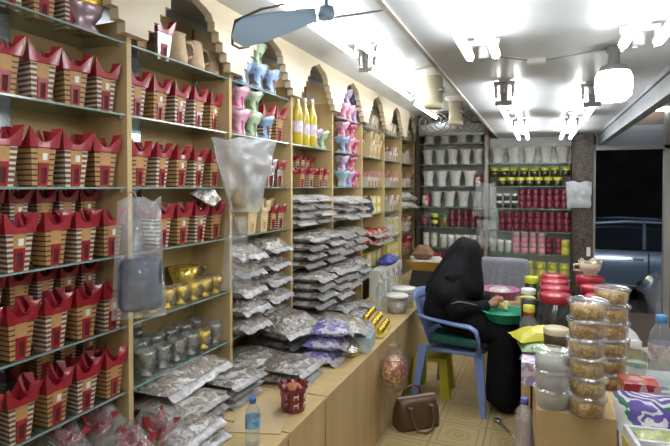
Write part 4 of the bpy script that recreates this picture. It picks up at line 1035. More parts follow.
# ------------------------------------------------------------------ blobs for people and soft things
def blob(name, caps, voxel, m, smooth=6, fold=0.0, fscale=9, parent=None, dec=None):
    "tapered capsules fused into one continuous skin; caps = (p0, r0, p1, r1, flatY)"
    B = MB()
    for c in caps:
        p0, r0, p1, r1 = Vector(c[0]), c[1], Vector(c[2]), c[3]
        d = p1 - p0; L = d.length
        d = d.normalized() if L > 1e-6 else Vector((0, 0, 1))
        u = d.orthogonal().normalized(); v = d.cross(u)
        n = 16; rings = []
        for k in range(5): t = -PI / 2 + PI / 2 * k / 4; rings.append((p0 + d * (r0 * math.sin(t)), max(1e-4, r0 * math.cos(t))))
        for k in range(1, 5): rings.append((p0 + d * (L * k / 5), r0 + (r1 - r0) * k / 5))
        for k in range(5): t = PI / 2 * k / 4; rings.append((p1 + d * (r1 * math.sin(t)), max(1e-4, r1 * math.cos(t))))
        vs = []; fs = []
        fy = c[4] if len(c) > 4 else 1
        for (q, r) in rings:
            for i in range(n):
                a = 2 * PI * i / n; w_ = q + (u * math.cos(a) + v * math.sin(a)) * r
                if fy != 1: w_.y = q.y + (w_.y - q.y) * fy
                vs.append(w_)
        for j in range(len(rings) - 1):
            for i in range(n): fs.append((j * n + i, j * n + (i + 1) % n, (j + 1) * n + (i + 1) % n, (j + 1) * n + i))
        fs.append(tuple(reversed(range(n)))); fs.append(tuple((len(rings) - 1) * n + i for i in range(n)))
        B.add(vs, fs, 0, True)
    me = B.mesh(name, m)
    o = bpy.data.objects.new(name, me); COL.objects.link(o)
    md = o.modifiers.new('r', 'REMESH'); md.mode = 'VOXEL'; md.voxel_size = voxel; md.use_smooth_shade = True
    sm = o.modifiers.new('s', 'SMOOTH'); sm.iterations = smooth; sm.factor = .5
    dg = bpy.context.evaluated_depsgraph_get()
    me2 = bpy.data.meshes.new_from_object(o.evaluated_get(dg))
    bpy.data.objects.remove(o)
    if fold:
        me2.update()
        for vtx in me2.vertices:
            p_ = vtx.co; nn = vtx.normal
            f1 = noise.noise(Vector((p_.x * fscale, p_.y * fscale, p_.z * fscale * .28)))
            vtx.co = p_ + nn * (fold * f1)
    me2.name = name
    me2.materials.clear(); me2.materials.append(m)
    for pl in me2.polygons: pl.use_smooth = True
    return link(name, me2, parent)

npo = blob('navy_pouch', [((0, -.05, z_), .03, (0, .05, z_), .03, 1) for z_ in (-.07, -.035, 0, .035, .07)] + [((0, y_, -.07), .03, (0, y_, .07), .03) for y_ in (-.05, .05)], .008, M_navy, 6, .006, 20)
npo.location = hang_navy; npo.rotation_euler = (0, 0, -.75); npo.scale = (.9, .95, 1.0); tag(npo, 'dark navy pouch inside the clear bag on the first upright', 'pouch')
# ------------------------------------------------------------------ blue chair, woman
CX, CYY, CR = -.585, 4.10, -.18
M_blue = mat('blue_plastic', (.20, .30, .62), .38, 0, .1)
ch = link('plastic_armchair', None); ch.location = (CX, CYY, 0); ch.rotation_euler = (0, 0, CR)
tag(ch, 'pale blue plastic armchair the woman in black sits on', 'chair')
B = MB(); n = 10; vs = []; fs = []
for s in (0, 1):
    for j in range(n + 1):
        for i in range(n + 1):
            u, v = -1 + 2 * i / n, -1 + 2 * j / n
            vs.append((.22 * u, (.225 + .015 * u) * v, .425 + .012 * u - .018 * (1 - v * v) - (.02 if s == 0 else 0) - .02 * max(0, u - .7)))
o_ = (n + 1) ** 2
for j in range(n):
    for i in range(n):
        a = j * (n + 1) + i; fs += [(a, a + n + 1, a + n + 2, a + 1), (o_ + a, o_ + a + 1, o_ + a + n + 2, o_ + a + n + 1)]
for i in range(n):
    for (p, q) in ((i, i + 1), ((n + 1) * n + i + 1, (n + 1) * n + i), (i * (n + 1) + n + n + 1, i * (n + 1) + n)[::-1], (i * (n + 1), (i + 1) * (n + 1))[::-1]): fs.append((p, q, q + o_, p + o_))
B.add(vs, fs, 0, True); link('seat', B.mesh('seat', M_blue), ch)
# curved back shell with slots shown as five broad slats and a top band
bs = MB()
def backpt(v, z, off=0): # v -1..1, z height
    t = (z - .42) / .41
    x = -.20 - .13 * t + .07 * v * v * (1 - .3 * t); return (x - off, (.24 - .02 * t * t) * v, z - .03 * v * v * t)
def shell(v0, v1, z0, z1, nv, nz):
    vs = []; fs = []
    for s in (0, .012):
        for j in range(nz + 1):
            for i in range(nv + 1): vs.append(backpt(v0 + (v1 - v0) * i / nv, z0 + (z1 - z0) * j / nz, s))
    o = (nv + 1) * (nz + 1)
    for j in range(nz):
        for i in range(nv):
            a = j * (nv + 1) + i; fs += [(a, a + 1, a + nv + 2, a + nv + 1), (o + a, o + a + nv + 1, o + a + nv + 2, o + a + 1)]
    for i in range(nv): fs += [(i, o + i, o + i + 1, i + 1), (nz * (nv + 1) + i, nz * (nv + 1) + i + 1, o + nz * (nv + 1) + i + 1, o + nz * (nv + 1) + i)]
    for j in range(nz):
        a, b = j * (nv + 1), (j + 1) * (nv + 1); fs += [(a, b, o + b, o + a), (a + nv, o + a + nv, o + b + nv, b + nv)]
    bs.add(vs, fs, 0, True)
shell(-1, 1, .75, .83, 16, 3); shell(-1, 1, .42, .52, 16, 3)
for k in range(5): shell(-1 + .42 * k, -1 + .42 * k + .32, .50, .77, 4, 6)
link('backrest', bs.mesh('backrest', M_blue), ch)
for s in (-1, 1):
    arm = MB().tube([(-.26, s * .235, .67), (-.15, s * .262, .655), (.05, s * .272, .64), (.17, s * .272, .635), (.215, s * .27, .61), (.232, s * .268, .55), (.235, s * .262, .44)], [.02, .024, .03, .032, .032, .03, .028], 10, flat=(1, .5))
    link('armrest', arm.mesh('armrest', M_blue), ch)
    for (xa, xb) in ((.225, .275), (-.20, -.26)):
        lg = MB().add([(xa + dx * w0, s * (yy + dy), z) for (z, w0, yy) in ((.44, .035, .235), (.0, .02, .275)) for dx, dy in ((-1, -.014), (1, -.014), (1, .014), (-1, .014))], [(0, 1, 2, 3), (7, 6, 5, 4), (0, 4, 5, 1), (1, 5, 6, 2), (2, 6, 7, 3), (3, 7, 4, 0)])
        for q in range(4, 8): x_, y_, z_ = lg.v[q]; lg.v[q] = (x_ + xb - xa, y_, z_)
        link('leg', lg.mesh('leg', M_blue), ch)
M_cush = mat('green_cushion', (.02, .13, .10), .75, 0, 0, .3, 30, .3, 60)
cu = blob('seat_cushion', [((-.15, -.16, .47), .045, (.17, -.16, .47), .045), ((-.15, .16, .47), .045, (.17, .16, .47), .045), ((-.15, 0, .475), .05, (.17, 0, .475), .05), ((-.12, -.08, .47), .05, (-.12, .08, .47), .05), ((.14, -.08, .47), .05, (.14, .08, .47), .05), ((0, -.1, .47), .05, (0, .1, .47), .05)], .012, M_cush, 8)
cu.location = (CX, CYY, .108); cu.scale = (1, 1, .8); cu.rotation_euler = (0, 0, CR); tag(cu, 'dark green seat cushion on the blue plastic armchair', 'cushion')

M_skin = mat('skin', (.38, .20, .12), .5)
M_abaya = mat('black_cloth', (.009, .009, .011), .85, 0, 0, .3, 25, spec=.2)
M_veil = mat('black_veil', (.010, .010, .013), .8, 0, 0, .3, 25, spec=.25)
wm = link('person', None); wm.location = (CX + .0, CYY, 0); wm.rotation_euler = (0, 0, CR + .06)
tag(wm, 'seated person in black robe and headscarf sorting a packet over green basket', 'person')
caps = []
hd = Vector((.07, 0, 1.165))
# head with face
caps += [((.05, 0, 1.17), .088, (.055, 0, 1.15), .085, .88), ((.09, 0, 1.10), .055, (.075, 0, 1.14), .07, .9), ((.135, 0, 1.135), .013, (.155, 0, 1.115), .014), ((.128, 0, 1.085), .014, (.130, 0, 1.085), .014),
         ((.118, .03, 1.15), .018, (.119, .03, 1.151), .018), ((.118, -.03, 1.15), .018, (.119, -.03, 1.151), .018), ((.05, .072, 1.13), .017, (.045, .073, 1.15), .017), ((.05, -.072, 1.13), .017, (.045, -.073, 1.15), .017)]
caps += [((.035, 0, 1.09), .05, (.0, 0, .99), .055), ((0, 0, .95), .12, (-.03, 0, .75), .115), ((-.03, 0, .75), .115, (0, 0, .67), .12), ((0, -.08, .635), .085, (0, .08, .635), .085)]
WR = {}
for s in (-1, 1):
    sh_, el, wr = Vector((-.01, s * .155, .965)), Vector((.03, s * .225, .735)), Vector((.225, s * .085, .755))
    caps += [((0, s * .05, .98), .06, tuple(sh_), .06), (tuple(sh_), .055, tuple(el), .042), (tuple(el), .042, tuple(wr), .026),
             ((0, s * .085, .635), .085, (.36, s * .09, .57), .06), ((.36, s * .09, .58), .058, (.35, s * .09, .10), .04), ((.34, s * .09, .05), .035, (.47, s * .10, .03), .028)]
    dr = (Vector((.285, s * .045, .775)) - wr).normalized()
    pc = wr + dr * .045
    caps += [(tuple(wr), .024, tuple(pc), .026), (tuple(pc), .026, tuple(wr + dr * .075), .022)]
    side = Vector((0, 0, 1)); inw = Vector((0, -s, 0))
    for k, (off, ln) in enumerate(((.026, .062), (.009, .070), (-.009, .066), (-.026, .052))):
        b0 = wr + dr * .078 + side * off
        m0 = b0 + dr * ln * .5 + inw * .006; e0 = m0 + dr * ln * .35 + inw * ln * .45
        caps += [(tuple(b0), .0095, tuple(m0), .0088), (tuple(m0), .0088, tuple(e0), .0075)]
    tb0 = wr + dr * .03 + side * .022; tm = tb0 + dr * .03 + side * .022 + inw * .012; te = tm + dr * .028 + inw * .016
    caps += [(tuple(tb0), .012, tuple(tm), .0105), (tuple(tm), .0105, tuple(te), .009)]
blob('body', caps, .0075, M_skin, 3, parent=wm)
# black robe
rc = []
rc += [((0, 0, .95), .13, (-.04, 0, .76), .14), ((-.04, 0, .76), .14, (-.01, 0, .68), .15), ((-.02, -.09, .66), .125, (-.02, .09, .66), .125)]
for s in (-1, 1):
    sh_, el, wr = Vector((-.01, s * .155, .955)), Vector((.03, s * .235, .735)), Vector((.215, s * .09, .755))
    rc += [((0, s * .05, .97), .09, tuple(sh_), .08), (tuple(sh_), .07, tuple(el), .066), (tuple(el), .066, tuple(wr), .048),
           ((0, s * .09, .645), .115, (.36, s * .10, .565), .088), ((.36, s * .10, .57), .092, (.37, s * .11, .10), .10), ((.37, s * .11, .10), .10, (.39, s * .11, .07), .075)]
rc += [((.0, 0, .64), .11, (.36, 0, .56), .085), ((.36, 0, .57), .09, (.37, 0, .09), .09), ((.34, -.09, .5), .08, (.31, -.13, .12), .08), ((.34, .09, .5), .08, (.31, .13, .12), .08), ((.30, -.12, .12), .08, (.30, .12, .12), .08)]
blob('robe', rc, .016, M_abaya, 6, .022, 11, wm)
# headscarf falling over shoulders, face opening closed by the veil
vc = [((.045, 0, 1.16), .105, (.055, 0, 1.14), .105, .9), ((.04, 0, 1.12), .105, (.01, 0, 1.0), .115), ((.01, 0, 1.0), .115, (-.02, 0, .90), .15), ((-.01, -.08, .90), .12, (-.05, -.09, .74), .13), ((-.01, .08, .90), .12, (-.05, .09, .74), .13), ((.075, 0, 1.16), .10, (.08, 0, 1.10), .098, .95), ((.085, 0, 1.09), .085, (.085, 0, .86), .10), ((-.05, 0, .92), .12, (-.12, 0, .70), .13), ((.0, 0, 1.12), .10, (-.14, 0, .82), .13), ((.0, -.03, 1.06), .10, (-.04, -.18, .84), .11), ((.0, .03, 1.06), .10, (-.04, .18, .84), .11), ((-.08, -.12, .85), .11, (-.13, -.12, .70), .11), ((-.08, .12, .85), .11, (-.13, .12, .70), .11)]
blob('headscarf', vc, .014, M_veil, 6, .016, 10, wm)
for s in (-1, 1):
    cf = MB().tube([(.03, s * .235 + s * .078, .80), (.075, s * .205 + s * .08, .815), (.13, s * .165 + s * .075, .80), (.19, s * .11 + s * .06, .775)], .004, 6)
    link('sleeve_piping', cf.mesh('sleeve_piping', mat('grey_piping', (.22, .22, .23), .6)), wm)
def W(x, y, z):
    v = Matrix.Rotation(CR + .06, 3, 'Z') @ Vector((x, y, z)); return (v.x + CX, v.y + CYY, z)
inst({'root': pouch_mesh(.12, .09, .04, 61, mat('olive_packet', (.42, .36, .10), .4, 0, .5, .5, 60), .4, 'small_packet')}, 'small_packet', W(.335, 0, .755), 'small yellow packet held in the hands of the seated person', 'packet', None, CR + 1.2, 1, 0, -.5)
def basket(name, r0, r1, h, m, loc, label, holes=22):
    B = MB()
    B.lathe([(.001, 0), (r0, 0), (r0, .006), (.001, .006)], 28, caps=False)
    for k in range(4):
        t = (k + .5) / 4; r = r0 + (r1 - r0) * t; B.lathe([(r, h * t - .004), (r + .003, h * t), (r, h * t + .004), (r - .002, h * t)], 28, caps=False)
    for i in range(holes):
        a = 2 * PI * i / holes; B.tube([(r0 * math.cos(a), r0 * math.sin(a), .003), (r1 * math.cos(a), r1 * math.sin(a), h)], .005, 5)
    rim = MB().lathe([(r1 - .006, h - .004), (r1 + .012, h - .002), (r1 + .012, h + .008), (r1 - .006, h + .006), (r1 - .006, h - .004)], 28, caps=False)
    wall = MB().lathe([(r0, .003), (r1, h)], 28, caps=False)
    return inst({'parts': [('basket_wall', B.add(wall.v, wall.f, 0, True).mesh('basket_wall', m)), ('rim', rim.mesh('rim', m))]}, name, loc, label, 'basket')
M_gb = mat('green_basket', (.02, .34, .20), .4); M_pb = mat('pink_basket', (.62, .22, .38), .4)
gx, gy, gz = W(.33, -.03, .655)
basket('green_basket', .11, .16, .075, M_gb, (gx + .02, gy - .03, .657), 'round green plastic basket on lap of the seated person')
pbp = on(497, 303, .66)
pbx = link('carton', None); pbx.location = (-.30, 4.75, 0)
inst({'root': MB().box(-.17, .17, -.14, .14, 0, .66).mesh('tall_carton', M_cab)}, 'tall_carton', (-.33, 4.80, 0), 'tall plain carton behind the seated person, under the pink basket', 'box')
bpy.data.objects.remove(pbx)
basket('pink_basket', .12, .16, .075, M_pb, (-.33, 4.80, .661), 'pink plastic basket behind the hands of the seated person')
inst({'root': MB().sphere((0, 0, .03), .11, 14, 6, 0, (1, 1, .45)).mesh('basket_contents', M_bagw)}, 'seed_heap', (-.33, 4.80, .685), 'pale heap of seeds inside the pink basket', 'seeds')
inst({'root': MB().sphere((0, 0, .02), .10, 14, 6, 0, (1, 1, .35)).mesh('basket_contents', mat('green_leaves', (.03, .25, .14), .6, 0, 0, .4, 60))}, 'leaf_heap', (gx + .02, gy - .03, .672), 'low green heap inside the green basket on the lap', 'leaves')
# grey office chair behind
M_oc = mat('grey_fabric', (.25, .26, .31), .8, 0, 0, .15, 40)
oc = link('office_chair', None); oc.location = (-.33, 5.32, 0); tag(oc, 'grey fabric office chair with rounded back behind seated person', 'chair')
bb = blob('backrest', [((-.19, 0, .90), .06, (.19, 0, .90), .06, .6), ((-.20, 0, .56), .05, (.20, 0, .56), .05, .6)] + [((-.2 + .08 * i, 0, .56), .05, (-.19 + .076 * i, 0, .90), .06, .6) for i in range(6)], .015, M_oc, 6, parent=oc); bb.location = (0, -.02, 0)
link('seat', MB().box(-.23, .23, -.05, .40, .42, .50).mesh('seat', M_oc), oc)
link('gas_column', MB().lathe([(.03, .08), (.03, .42)], 12).mesh('gas_column', M_black), oc).location = (0, .17, 0)
for i in range(5):
    a = i * 2 * PI / 5; link('foot', MB().tube([(0, .17, .09), (.25 * math.cos(a), .17 + .25 * math.sin(a), .04)], .02, 8).mesh('foot', M_black), oc)
# yellow stool under the chair
st = link('yellow_stool', None); st.location = (-.80, 4.17, 0); tag(st, 'yellow plastic stool standing under the blue armchair', 'stool')
M_yp = mat('yellow_plastic', (.46, .40, .02), .45)
link('seat', MB().taper((.13, .13), (.125, .125), .27, .30).mesh('seat', M_yp), st)
for sx in (-1, 1):
    for sy in (-1, 1):
        m_ = MB().taper((.035, .035), (.03, .03), 0, .27, 0, -sx * .025, -sy * .025)
        for q in range(8): v = m_.v[q]; m_.v[q] = (v[0] + sx * .125, v[1] + sy * .125, v[2])
        link('leg', m_.mesh('leg', M_yp), st)
    link('rail', MB().box(sx * .115 - .01, sx * .115 + .01, -.1, .1, .05, .08).mesh('rail', M_yp), st)
# handbag
hb = link('handbag', None); hbp = on(416, 424, 0); hb.location = (-.79, 3.50, 0); hb.rotation_euler = (0, 0, 1.15)
tag(hb, 'brown leather handbag with two handles on floor by cabinets', 'handbag')
M_lea = mat('brown_leather', (.12, .062, .030), .42, 0, .15, .2, 20, .15, 80)
def rbox(a, b_, z0, z1):
    B = MB(); n = 6
    prof = []
    for k in range(n + 1):
        t = k / n; bul = math.sin(PI * t) * .012
        prof.append((a[0] + (b_[0] - a[0]) * t + bul, a[1] + (b_[1] - a[1]) * t + bul, z0 + (z1 - z0) * t))
    vs = []; fs = []; seg = 24
    for (hx, hy, z) in prof:
        for i in range(seg):
            an = 2 * PI * i / seg
            c_, s_ = math.cos(an), math.sin(an); k = (abs(c_) ** 7 + abs(s_) ** 7) ** (-1 / 7)
            vs.append((hx * k * c_, hy * k * s_, z))
    for j in range(n):
        for i in range(seg): fs.append((j * seg + i, j * seg + (i + 1) % seg, (j + 1) * seg + (i + 1) % seg, (j + 1) * seg + i))
    fs.append(tuple(reversed(range(seg)))); fs.append(tuple(n * seg + i for i in range(seg)))
    B.add(vs, fs, 0, True); return B
link('bag_body', rbox((.085, .165), (.045, .145), 0, .21).mesh('bag_body', M_lea), hb)
link('zip_strip', MB().box(-.012, .012, -.15, .15, .208, .217).mesh('zip_strip', mat('zip_pale', (.42, .36, .30), .5)), hb)
for s in (-1, 1):
    if s > 0: h_ = MB().tube([(-.055, -.075, .16), (-.066, -.075, .20), (-.06, -.06, .255), (-.055, 0, .28), (-.06, .06, .255), (-.066, .075, .20), (-.055, .075, .16)], .009, 8)
    else: h_ = MB().tube([(.064, -.085, .17), (.088, -.085, .15), (.115, -.085, .08), (.14, -.06, .02), (.16, 0, .012), (.14, .06, .02), (.115, .085, .08), (.088, .085, .15), (.064, .085, .17)], .009, 8)
    hh = link('handle', h_.mesh('handle', M_lea), hb)
    if s < 0:
        for yy in (-.085, .085): link('ring', MB().lathe([(.012, 0), (.016, .003), (.012, .006), (.009, .003), (.012, 0)], 12, caps=False).mesh('ring', M_steel), hh).location = (.078, yy, .165)
hb.rotation_euler = (0, 0, -.85); hb.scale = (.94, .94, .94)
# hanging red snack bag on the cabinet front
B = MB().sphere((0, 0, 0), .12, 16, 10, 0, (.45, .95, 1.05))
sb = link('snack_bag', None); sb.location = (XC + .095, yat(394, XC + .09), .485); tag(sb, 'clear bag of red and gold snacks hanging on cabinet front', 'bag')
link('snacks', MB().sphere((0, 0, -.03), .112, 16, 10, 0, (.68, 1.05, .95)).mesh('snacks', speckled('snack_mix', [(.50, .03, .02), (.55, .38, .05), (.42, .02, .03), (.50, .04, .03), (.62, .48, .2)], 60)), sb)
link('film_wrap', MB().lathe([(.001, -.15), (.07, -.145), (.12, -.06), (.115, .03), (.06, .095), (.025, .115), (.05, .14)], 16, caps=False, lobes=6, amp=.05).mesh('film_wrap', M_film), sb).scale = (.72, 1.05, 1)
spn = on(508, 433, 0)
inst({'parts': [('spoon_bowl', MB().sphere((0, .09, .008), .022, 10, 6, 0, (.8, 1.3, .3)).mesh('spoon_bowl', M_silver)), ('spoon_handle', MB().tube([(0, .065, .008), (0, -.09, .006)], .005, 6).mesh('spoon_handle', M_silver))]}, 'spoon', (spn.x, spn.y, 0), 'silver spoon lying on the tiled floor before the table', 'spoon', None, .5, 1.6)

# ------------------------------------------------------------------ right hand tables
ZT = .72
def table(name, x0, x1, y0, y1, z, label, m):
    t = link(name, None); t.location = (x0, y0, 0); tag(t, label, 'table')
    link('table_top', MB().box(0, x1 - x0, 0, y1 - y0, z - .03, z).mesh('table_top', m), t)
    link('side_panel', MB().box(.01, .03, .03, y1 - y0 - .02, .02, z - .03).mesh('side_panel', M_dwood), t)
    link('front_panel', MB().box(.03, x1 - x0 - .03, .03, .05, .02, z - .03).mesh('front_panel', M_dwood), t)
    for (a, b_) in ((.0, .0), (x1 - x0 - .045, .0), (.0, y1 - y0 - .045), (x1 - x0 - .045, y1 - y0 - .045)):
        link('leg', MB().box(a, a + .045, b_, b_ + .045, 0, z - .03).mesh('leg', M_cab), t)
table('display_table', 0.0, .95, 1.80, 2.83, ZT, 'near display table under the carton and stacked sweet tubs', M_cab)
table('display_table', -.085, .80, 2.85, 4.35, ZT, 'dark display table behind, carrying red lidded jars and yellow bag', M_dwood)
# plain carton
M_card = mat('cardboard', (.50, .36, .17), .75, 0, 0, .08, 12)
inst({'parts': [('carton_body', MB().box(0, .238, 0, .33, 0, .185).mesh('carton_body', M_card)), ('tape', MB().box(.10, .14, .0, .33, .185, .186).mesh('tape', mat('tape_tan', (.52, .40, .20), .25)))]}, 'carton', (-.005, 1.84, ZT + .0), 'plain brown cardboard carton under stacked tubs, foreground right', 'box', None, .05)
ZCt = ZT + .186
M_halwa = speckled('amber_sweet', [(.48, .26, .04), (.36, .16, .02), (.55, .36, .09), (.42, .22, .03), (.58, .44, .18)], 130, .3, .5, .4, 60)
def tub_t(fill):
    p = [('tub_body', MB().lathe([(.001, 0), (.050, 0), (.054, .004), (.058, .05), (.0625, .052)], 26, caps=False).mesh('tub_body', M_clearpl)),
         ('lid', MB().lathe([(.0625, .0505), (.064, .052), (.064, .061), (.060, .063), (.056, .0605), (.001, .0605)], 26, caps=False).mesh('lid', M_clearpl))]
    if fill: p.append(('sweets', MB().lathe([(.001, .003), (.048, .003), (.052, .02), (.053, .042), (.03, .046), (.001, .044)], 22, caps=False).mesh('sweets', fill)))
    return {'parts': p}
T_s = tub_t(M_halwa); T_e = tub_t(clear('pale_fill', (.9, .9, .88), .45, .1, bodycol=(.55, .55, .5)))
def stack(xy, z, n, t, look, where, s=1.0, group=None):
    for i in range(n):
        ln = 'topmost' if i == n - 1 else 'bottom' if i == 0 else ORD[i] + ' from bottom'
        inst(t, 'sweet_tub', (xy[0] + R.uniform(-.003, .003), xy[1] + R.uniform(-.003, .003), z + i * .0625 * s), f'{look}, {ln} {where}', 'tub', group, R.uniform(0, 6), s)
p1 = on(588, 414, ZCt); p2 = on(606, 397, ZCt); p3 = on(553.5, 407, ZCt)
stack((p1.x, p1.y), ZCt, 6, T_s, 'clear tub of amber sweets', 'of front left tall stack', 1.0, 'amber sweet tubs')
stack((p2.x + .03, p2.y + .095), ZCt, 6, T_s, 'clear tub of amber sweets', 'of tall stack behind', 1.0, 'amber sweet tubs')
stack((p3.x, p3.y), ZCt, 3, T_e, 'clear tub of pale sweets', 'of low left stack', 1.02, 'pale sweet tubs')
# patterned purple carton behind the pale tubs
M_pp = speckled('lilac_print', [(.55, .52, .62), (.30, .25, .55), (.62, .60, .64), (.50, .22, .30)], 60, .5, .2, 0)
inst({'root': MB().box(-.085, .06, -.05, .05, 0, .085).mesh('printed_box', M_pp)}, 'printed_box', (on(547, 392, ZCt).x - .0, 2.10, ZCt), 'lilac printed box behind the low stack of pale tubs', 'box')
# jar with cream lid and dark spice
jr = on(563, 352, ZT + .16)
sj = jar_t(.055, .085, mat('dark_spice', (.06, .045, .02), .2, 0, .6), mat('cream_lid', (.62, .55, .36), .45), .3)
jx, jy = on(563, 372, ZT).x, on(563, 372, ZT).y
jb = on(563, 366, ZT)
for i, lb in enumerate(['cream lidded dark spice jar, lower of the two behind pale tubs', 'cream lidded dark spice jar, upper of the two behind pale tubs']):
    inst(sj, 'spice_jar', (.075, 2.62, ZT + .10 + i * .0855), lb, 'jar', None, 0, 1.0)
inst({'root': MB().box(-.1, .1, -.08, .08, 0, .099).mesh('red_carton', mat('red_carton', (.38, .03, .03), .5))}, 'red_carton', (.085, 2.63, ZT), 'red carton under the cream lidded spice jars', 'box')
# yellow bag, blue and green packs at the left of the dark table
inst({'root': pouch_mesh(.20, .26, .07, 71, mat('yellow_bag_film', (.62, .58, .03), .4, 0, .4), .2, 'yellow_bag')}, 'yellow_bag', (-.005, 3.02, ZT + .09), 'bright yellow folded bag on left end of dark table', 'bag', None, .4, 1, .0, -.10)
inst({'root': pouch_mesh(.18, .16, .06, 72, mat('green_white_bag', (.30, .52, .26), .4, 0, .4, .6, 14), .2, 'green_bag')}, 'green_bag', (-.02, 2.95, ZT + .045), 'green and white bag under the yellow folded bag', 'bag', None, .2)
inst({'root': pouch_mesh(.17, .15, .055, 73, mat('blue_bag_film', (.10, .25, .55), .4, 0, .4, .4, 14), .2, 'blue_bag')}, 'blue_bag', (-.015, 2.94, ZT + .0), 'blue bag at the bottom left corner of dark table', 'bag', None, -.1)
# red lidded big jars
M_jarg = mat('dark_candy_jar', (.035, .04, .04), .08, 0, .8, .5, 30)
M_rlid = mat('crimson_lid', (.45, .02, .045), .35, 0, .3)
bj = {'parts': [('jar_body', MB().lathe([(.001, 0), (.095, 0), (.108, .02), (.112, .10), (.108, .18), (.085, .225), (.08, .235)], 26, caps=False).mesh('jar_body', M_jarg)),
                ('lid', MB().lathe([(.083, .23), (.09, .236), (.09, .275), (.084, .283), (.001, .284)], 26, caps=False).mesh('lid', M_rlid))]}
jx0 = on(558, 341, ZT)
L_j = ['nearest of the left row', 'second of the left row', 'third of the left row', 'fourth of the left row']
for i in range(4):
    y = jx0.y + .245 * i; xx = .092 + .003 * i
    inst(bj, 'candy_jar', (xx, y, ZT), f'big dark jar with crimson lid, {L_j[i]}', 'jar', 'crimson lidded candy jars', 0, 1.0)
for i in range(3):
    inst(bj, 'candy_jar', ([.345, .335, .325][i], jx0.y + .05 + .255 * i, ZT), f'big dark jar with crimson lid, {["nearest", "middle", "farthest"][i]} of the right row behind sweet tubs', 'jar', 'crimson lidded candy jars', 0, (1, 1, [1, 1.04, 1.12][i]))
cj = {'parts': [('bowl', MB().lathe([(.001, 0), (.045, 0), (.04, .015), (.06, .04), (.07, .085), (.065, .085), (.001, .04)], 20, caps=False, lobes=6, amp=.04).mesh('bowl', mat('ivory_glaze', (.68, .60, .44), .35, 0, .3))),
                ('scallop_rim', MB().add([(.07 * (1 + .04 * math.cos(6 * a)) * math.cos(a), .07 * (1 + .04 * math.cos(6 * a)) * math.sin(a), .085 + dz * (.5 + .5 * math.cos(6 * a))) for dz in (0, .025) for a in [2 * PI * i / 36 for i in range(36)]], [(i, (i + 1) % 36, 36 + (i + 1) % 36, 36 + i) for i in range(36)]).mesh('scallop_rim', _mc['ivory_glaze'])),
                ('handle', MB().tube([(-.062, 0, .075), (-.10, 0, .07), (-.10, 0, .035), (-.058, 0, .03)], .008, 8).mesh('handle', _mc['ivory_glaze']))]}
inst(cj, 'ivory_pot', (.325, jx0.y + .56, ZT + .3185), 'ivory scalloped pot with handle standing on crimson jar lid', 'pot', None, .2, 1.05)
# tall glass bottle with yellow cap and dark items left of jars
b1 = on(532, 336, ZT)
inst({'parts': [('bottle_body', MB().lathe([(.001, 0), (.05, 0), (.055, .02), (.055, .13), (.03, .17), (.028, .18)], 18, caps=False).mesh('bottle_body', M_pet)), ('red_band', MB().lathe([(.03, .178), (.031, .20)], 16, caps=False).mesh('red_band', M_red)), ('cap', MB().lathe([(.033, .20), (.033, .235), (.001, .236)], 16, caps=False).mesh('cap', M_yl)),
                ('herbs', MB().lathe([(.001, .003), (.048, .003), (.048, .09), (.001, .11)], 14, caps=False).mesh('herbs', speckled('herb_mix', [(.10, .12, .04), (.45, .42, .30), (.2, .22, .08), (.5, .5, .45)], 60)))]}, 'herb_bottle', (-.055, 3.22, ZT), 'clear bottle with yellow cap and red neck, left of candy jars', 'bottle', None, 0, 1.0)
inst({'root': MB().lathe([(.001, 0), (.05, 0), (.05, .19), (.001, .19)], 16, caps=False).mesh('dark_canister', M_black)}, 'dark_canister', (-.062, 3.62, ZT), 'black canister behind the yellow capped bottle', 'canister')
for i, (x, y, h, m_) in enumerate([(.0, 3.85, .16, M_gj), (.0, 4.05, .18, M_dj), (.14, 4.15, .22, M_gj), (.02, 4.25, .24, M_olive)]):
    inst(jar_t(.05, h, m_, [M_yl, M_capw, M_rl, M_yl][i], .2), 'small_jar', (x - .075 if x < .1 else x + .30, y, ZT), ['pale jar with yellow lid behind the black canister', 'dark jar with white lid at back of dark table', 'pale jar with red lid beside the fourth candy jar', 'olive jar with yellow lid at far end of dark table'][i], 'jar')
# tall bottle standing at the aisle on a low crate
inst({'root': MB().box(-.062, .05, -.075, .075, 0, .34).mesh('low_crate', M_cab)}, 'low_crate', (-.062, 2.62, 0), 'low wooden crate under the tall bottle beside the table', 'crate')
M_tall = clear('tall_bottle_plastic', (.97, .97, .99), .26, .42, .8, 30, (.82, .82, .88), .08)
inst({'parts': [('bottle_body', MB().lathe([(.001, 0), (.040, 0), (.044, .01), (.044, .05), (.041, .06), (.044, .07), (.044, .10), (.041, .11), (.044, .12), (.044, .16), (.040, .17), (.044, .18), (.043, .22), (.034, .255), (.016, .28), (.015, .292)], 20, caps=False).mesh('bottle_body', M_tall)),
                ('cap', MB().lathe([(.0175, .284), (.0175, .31), (.015, .312)], 14).mesh('cap', mat('violet_cap', (.16, .15, .55), .4)))]}, 'water_bottle', (-.062, 2.58, .341), 'tall ribbed plastic bottle with violet cap standing beside carton', 'bottle')
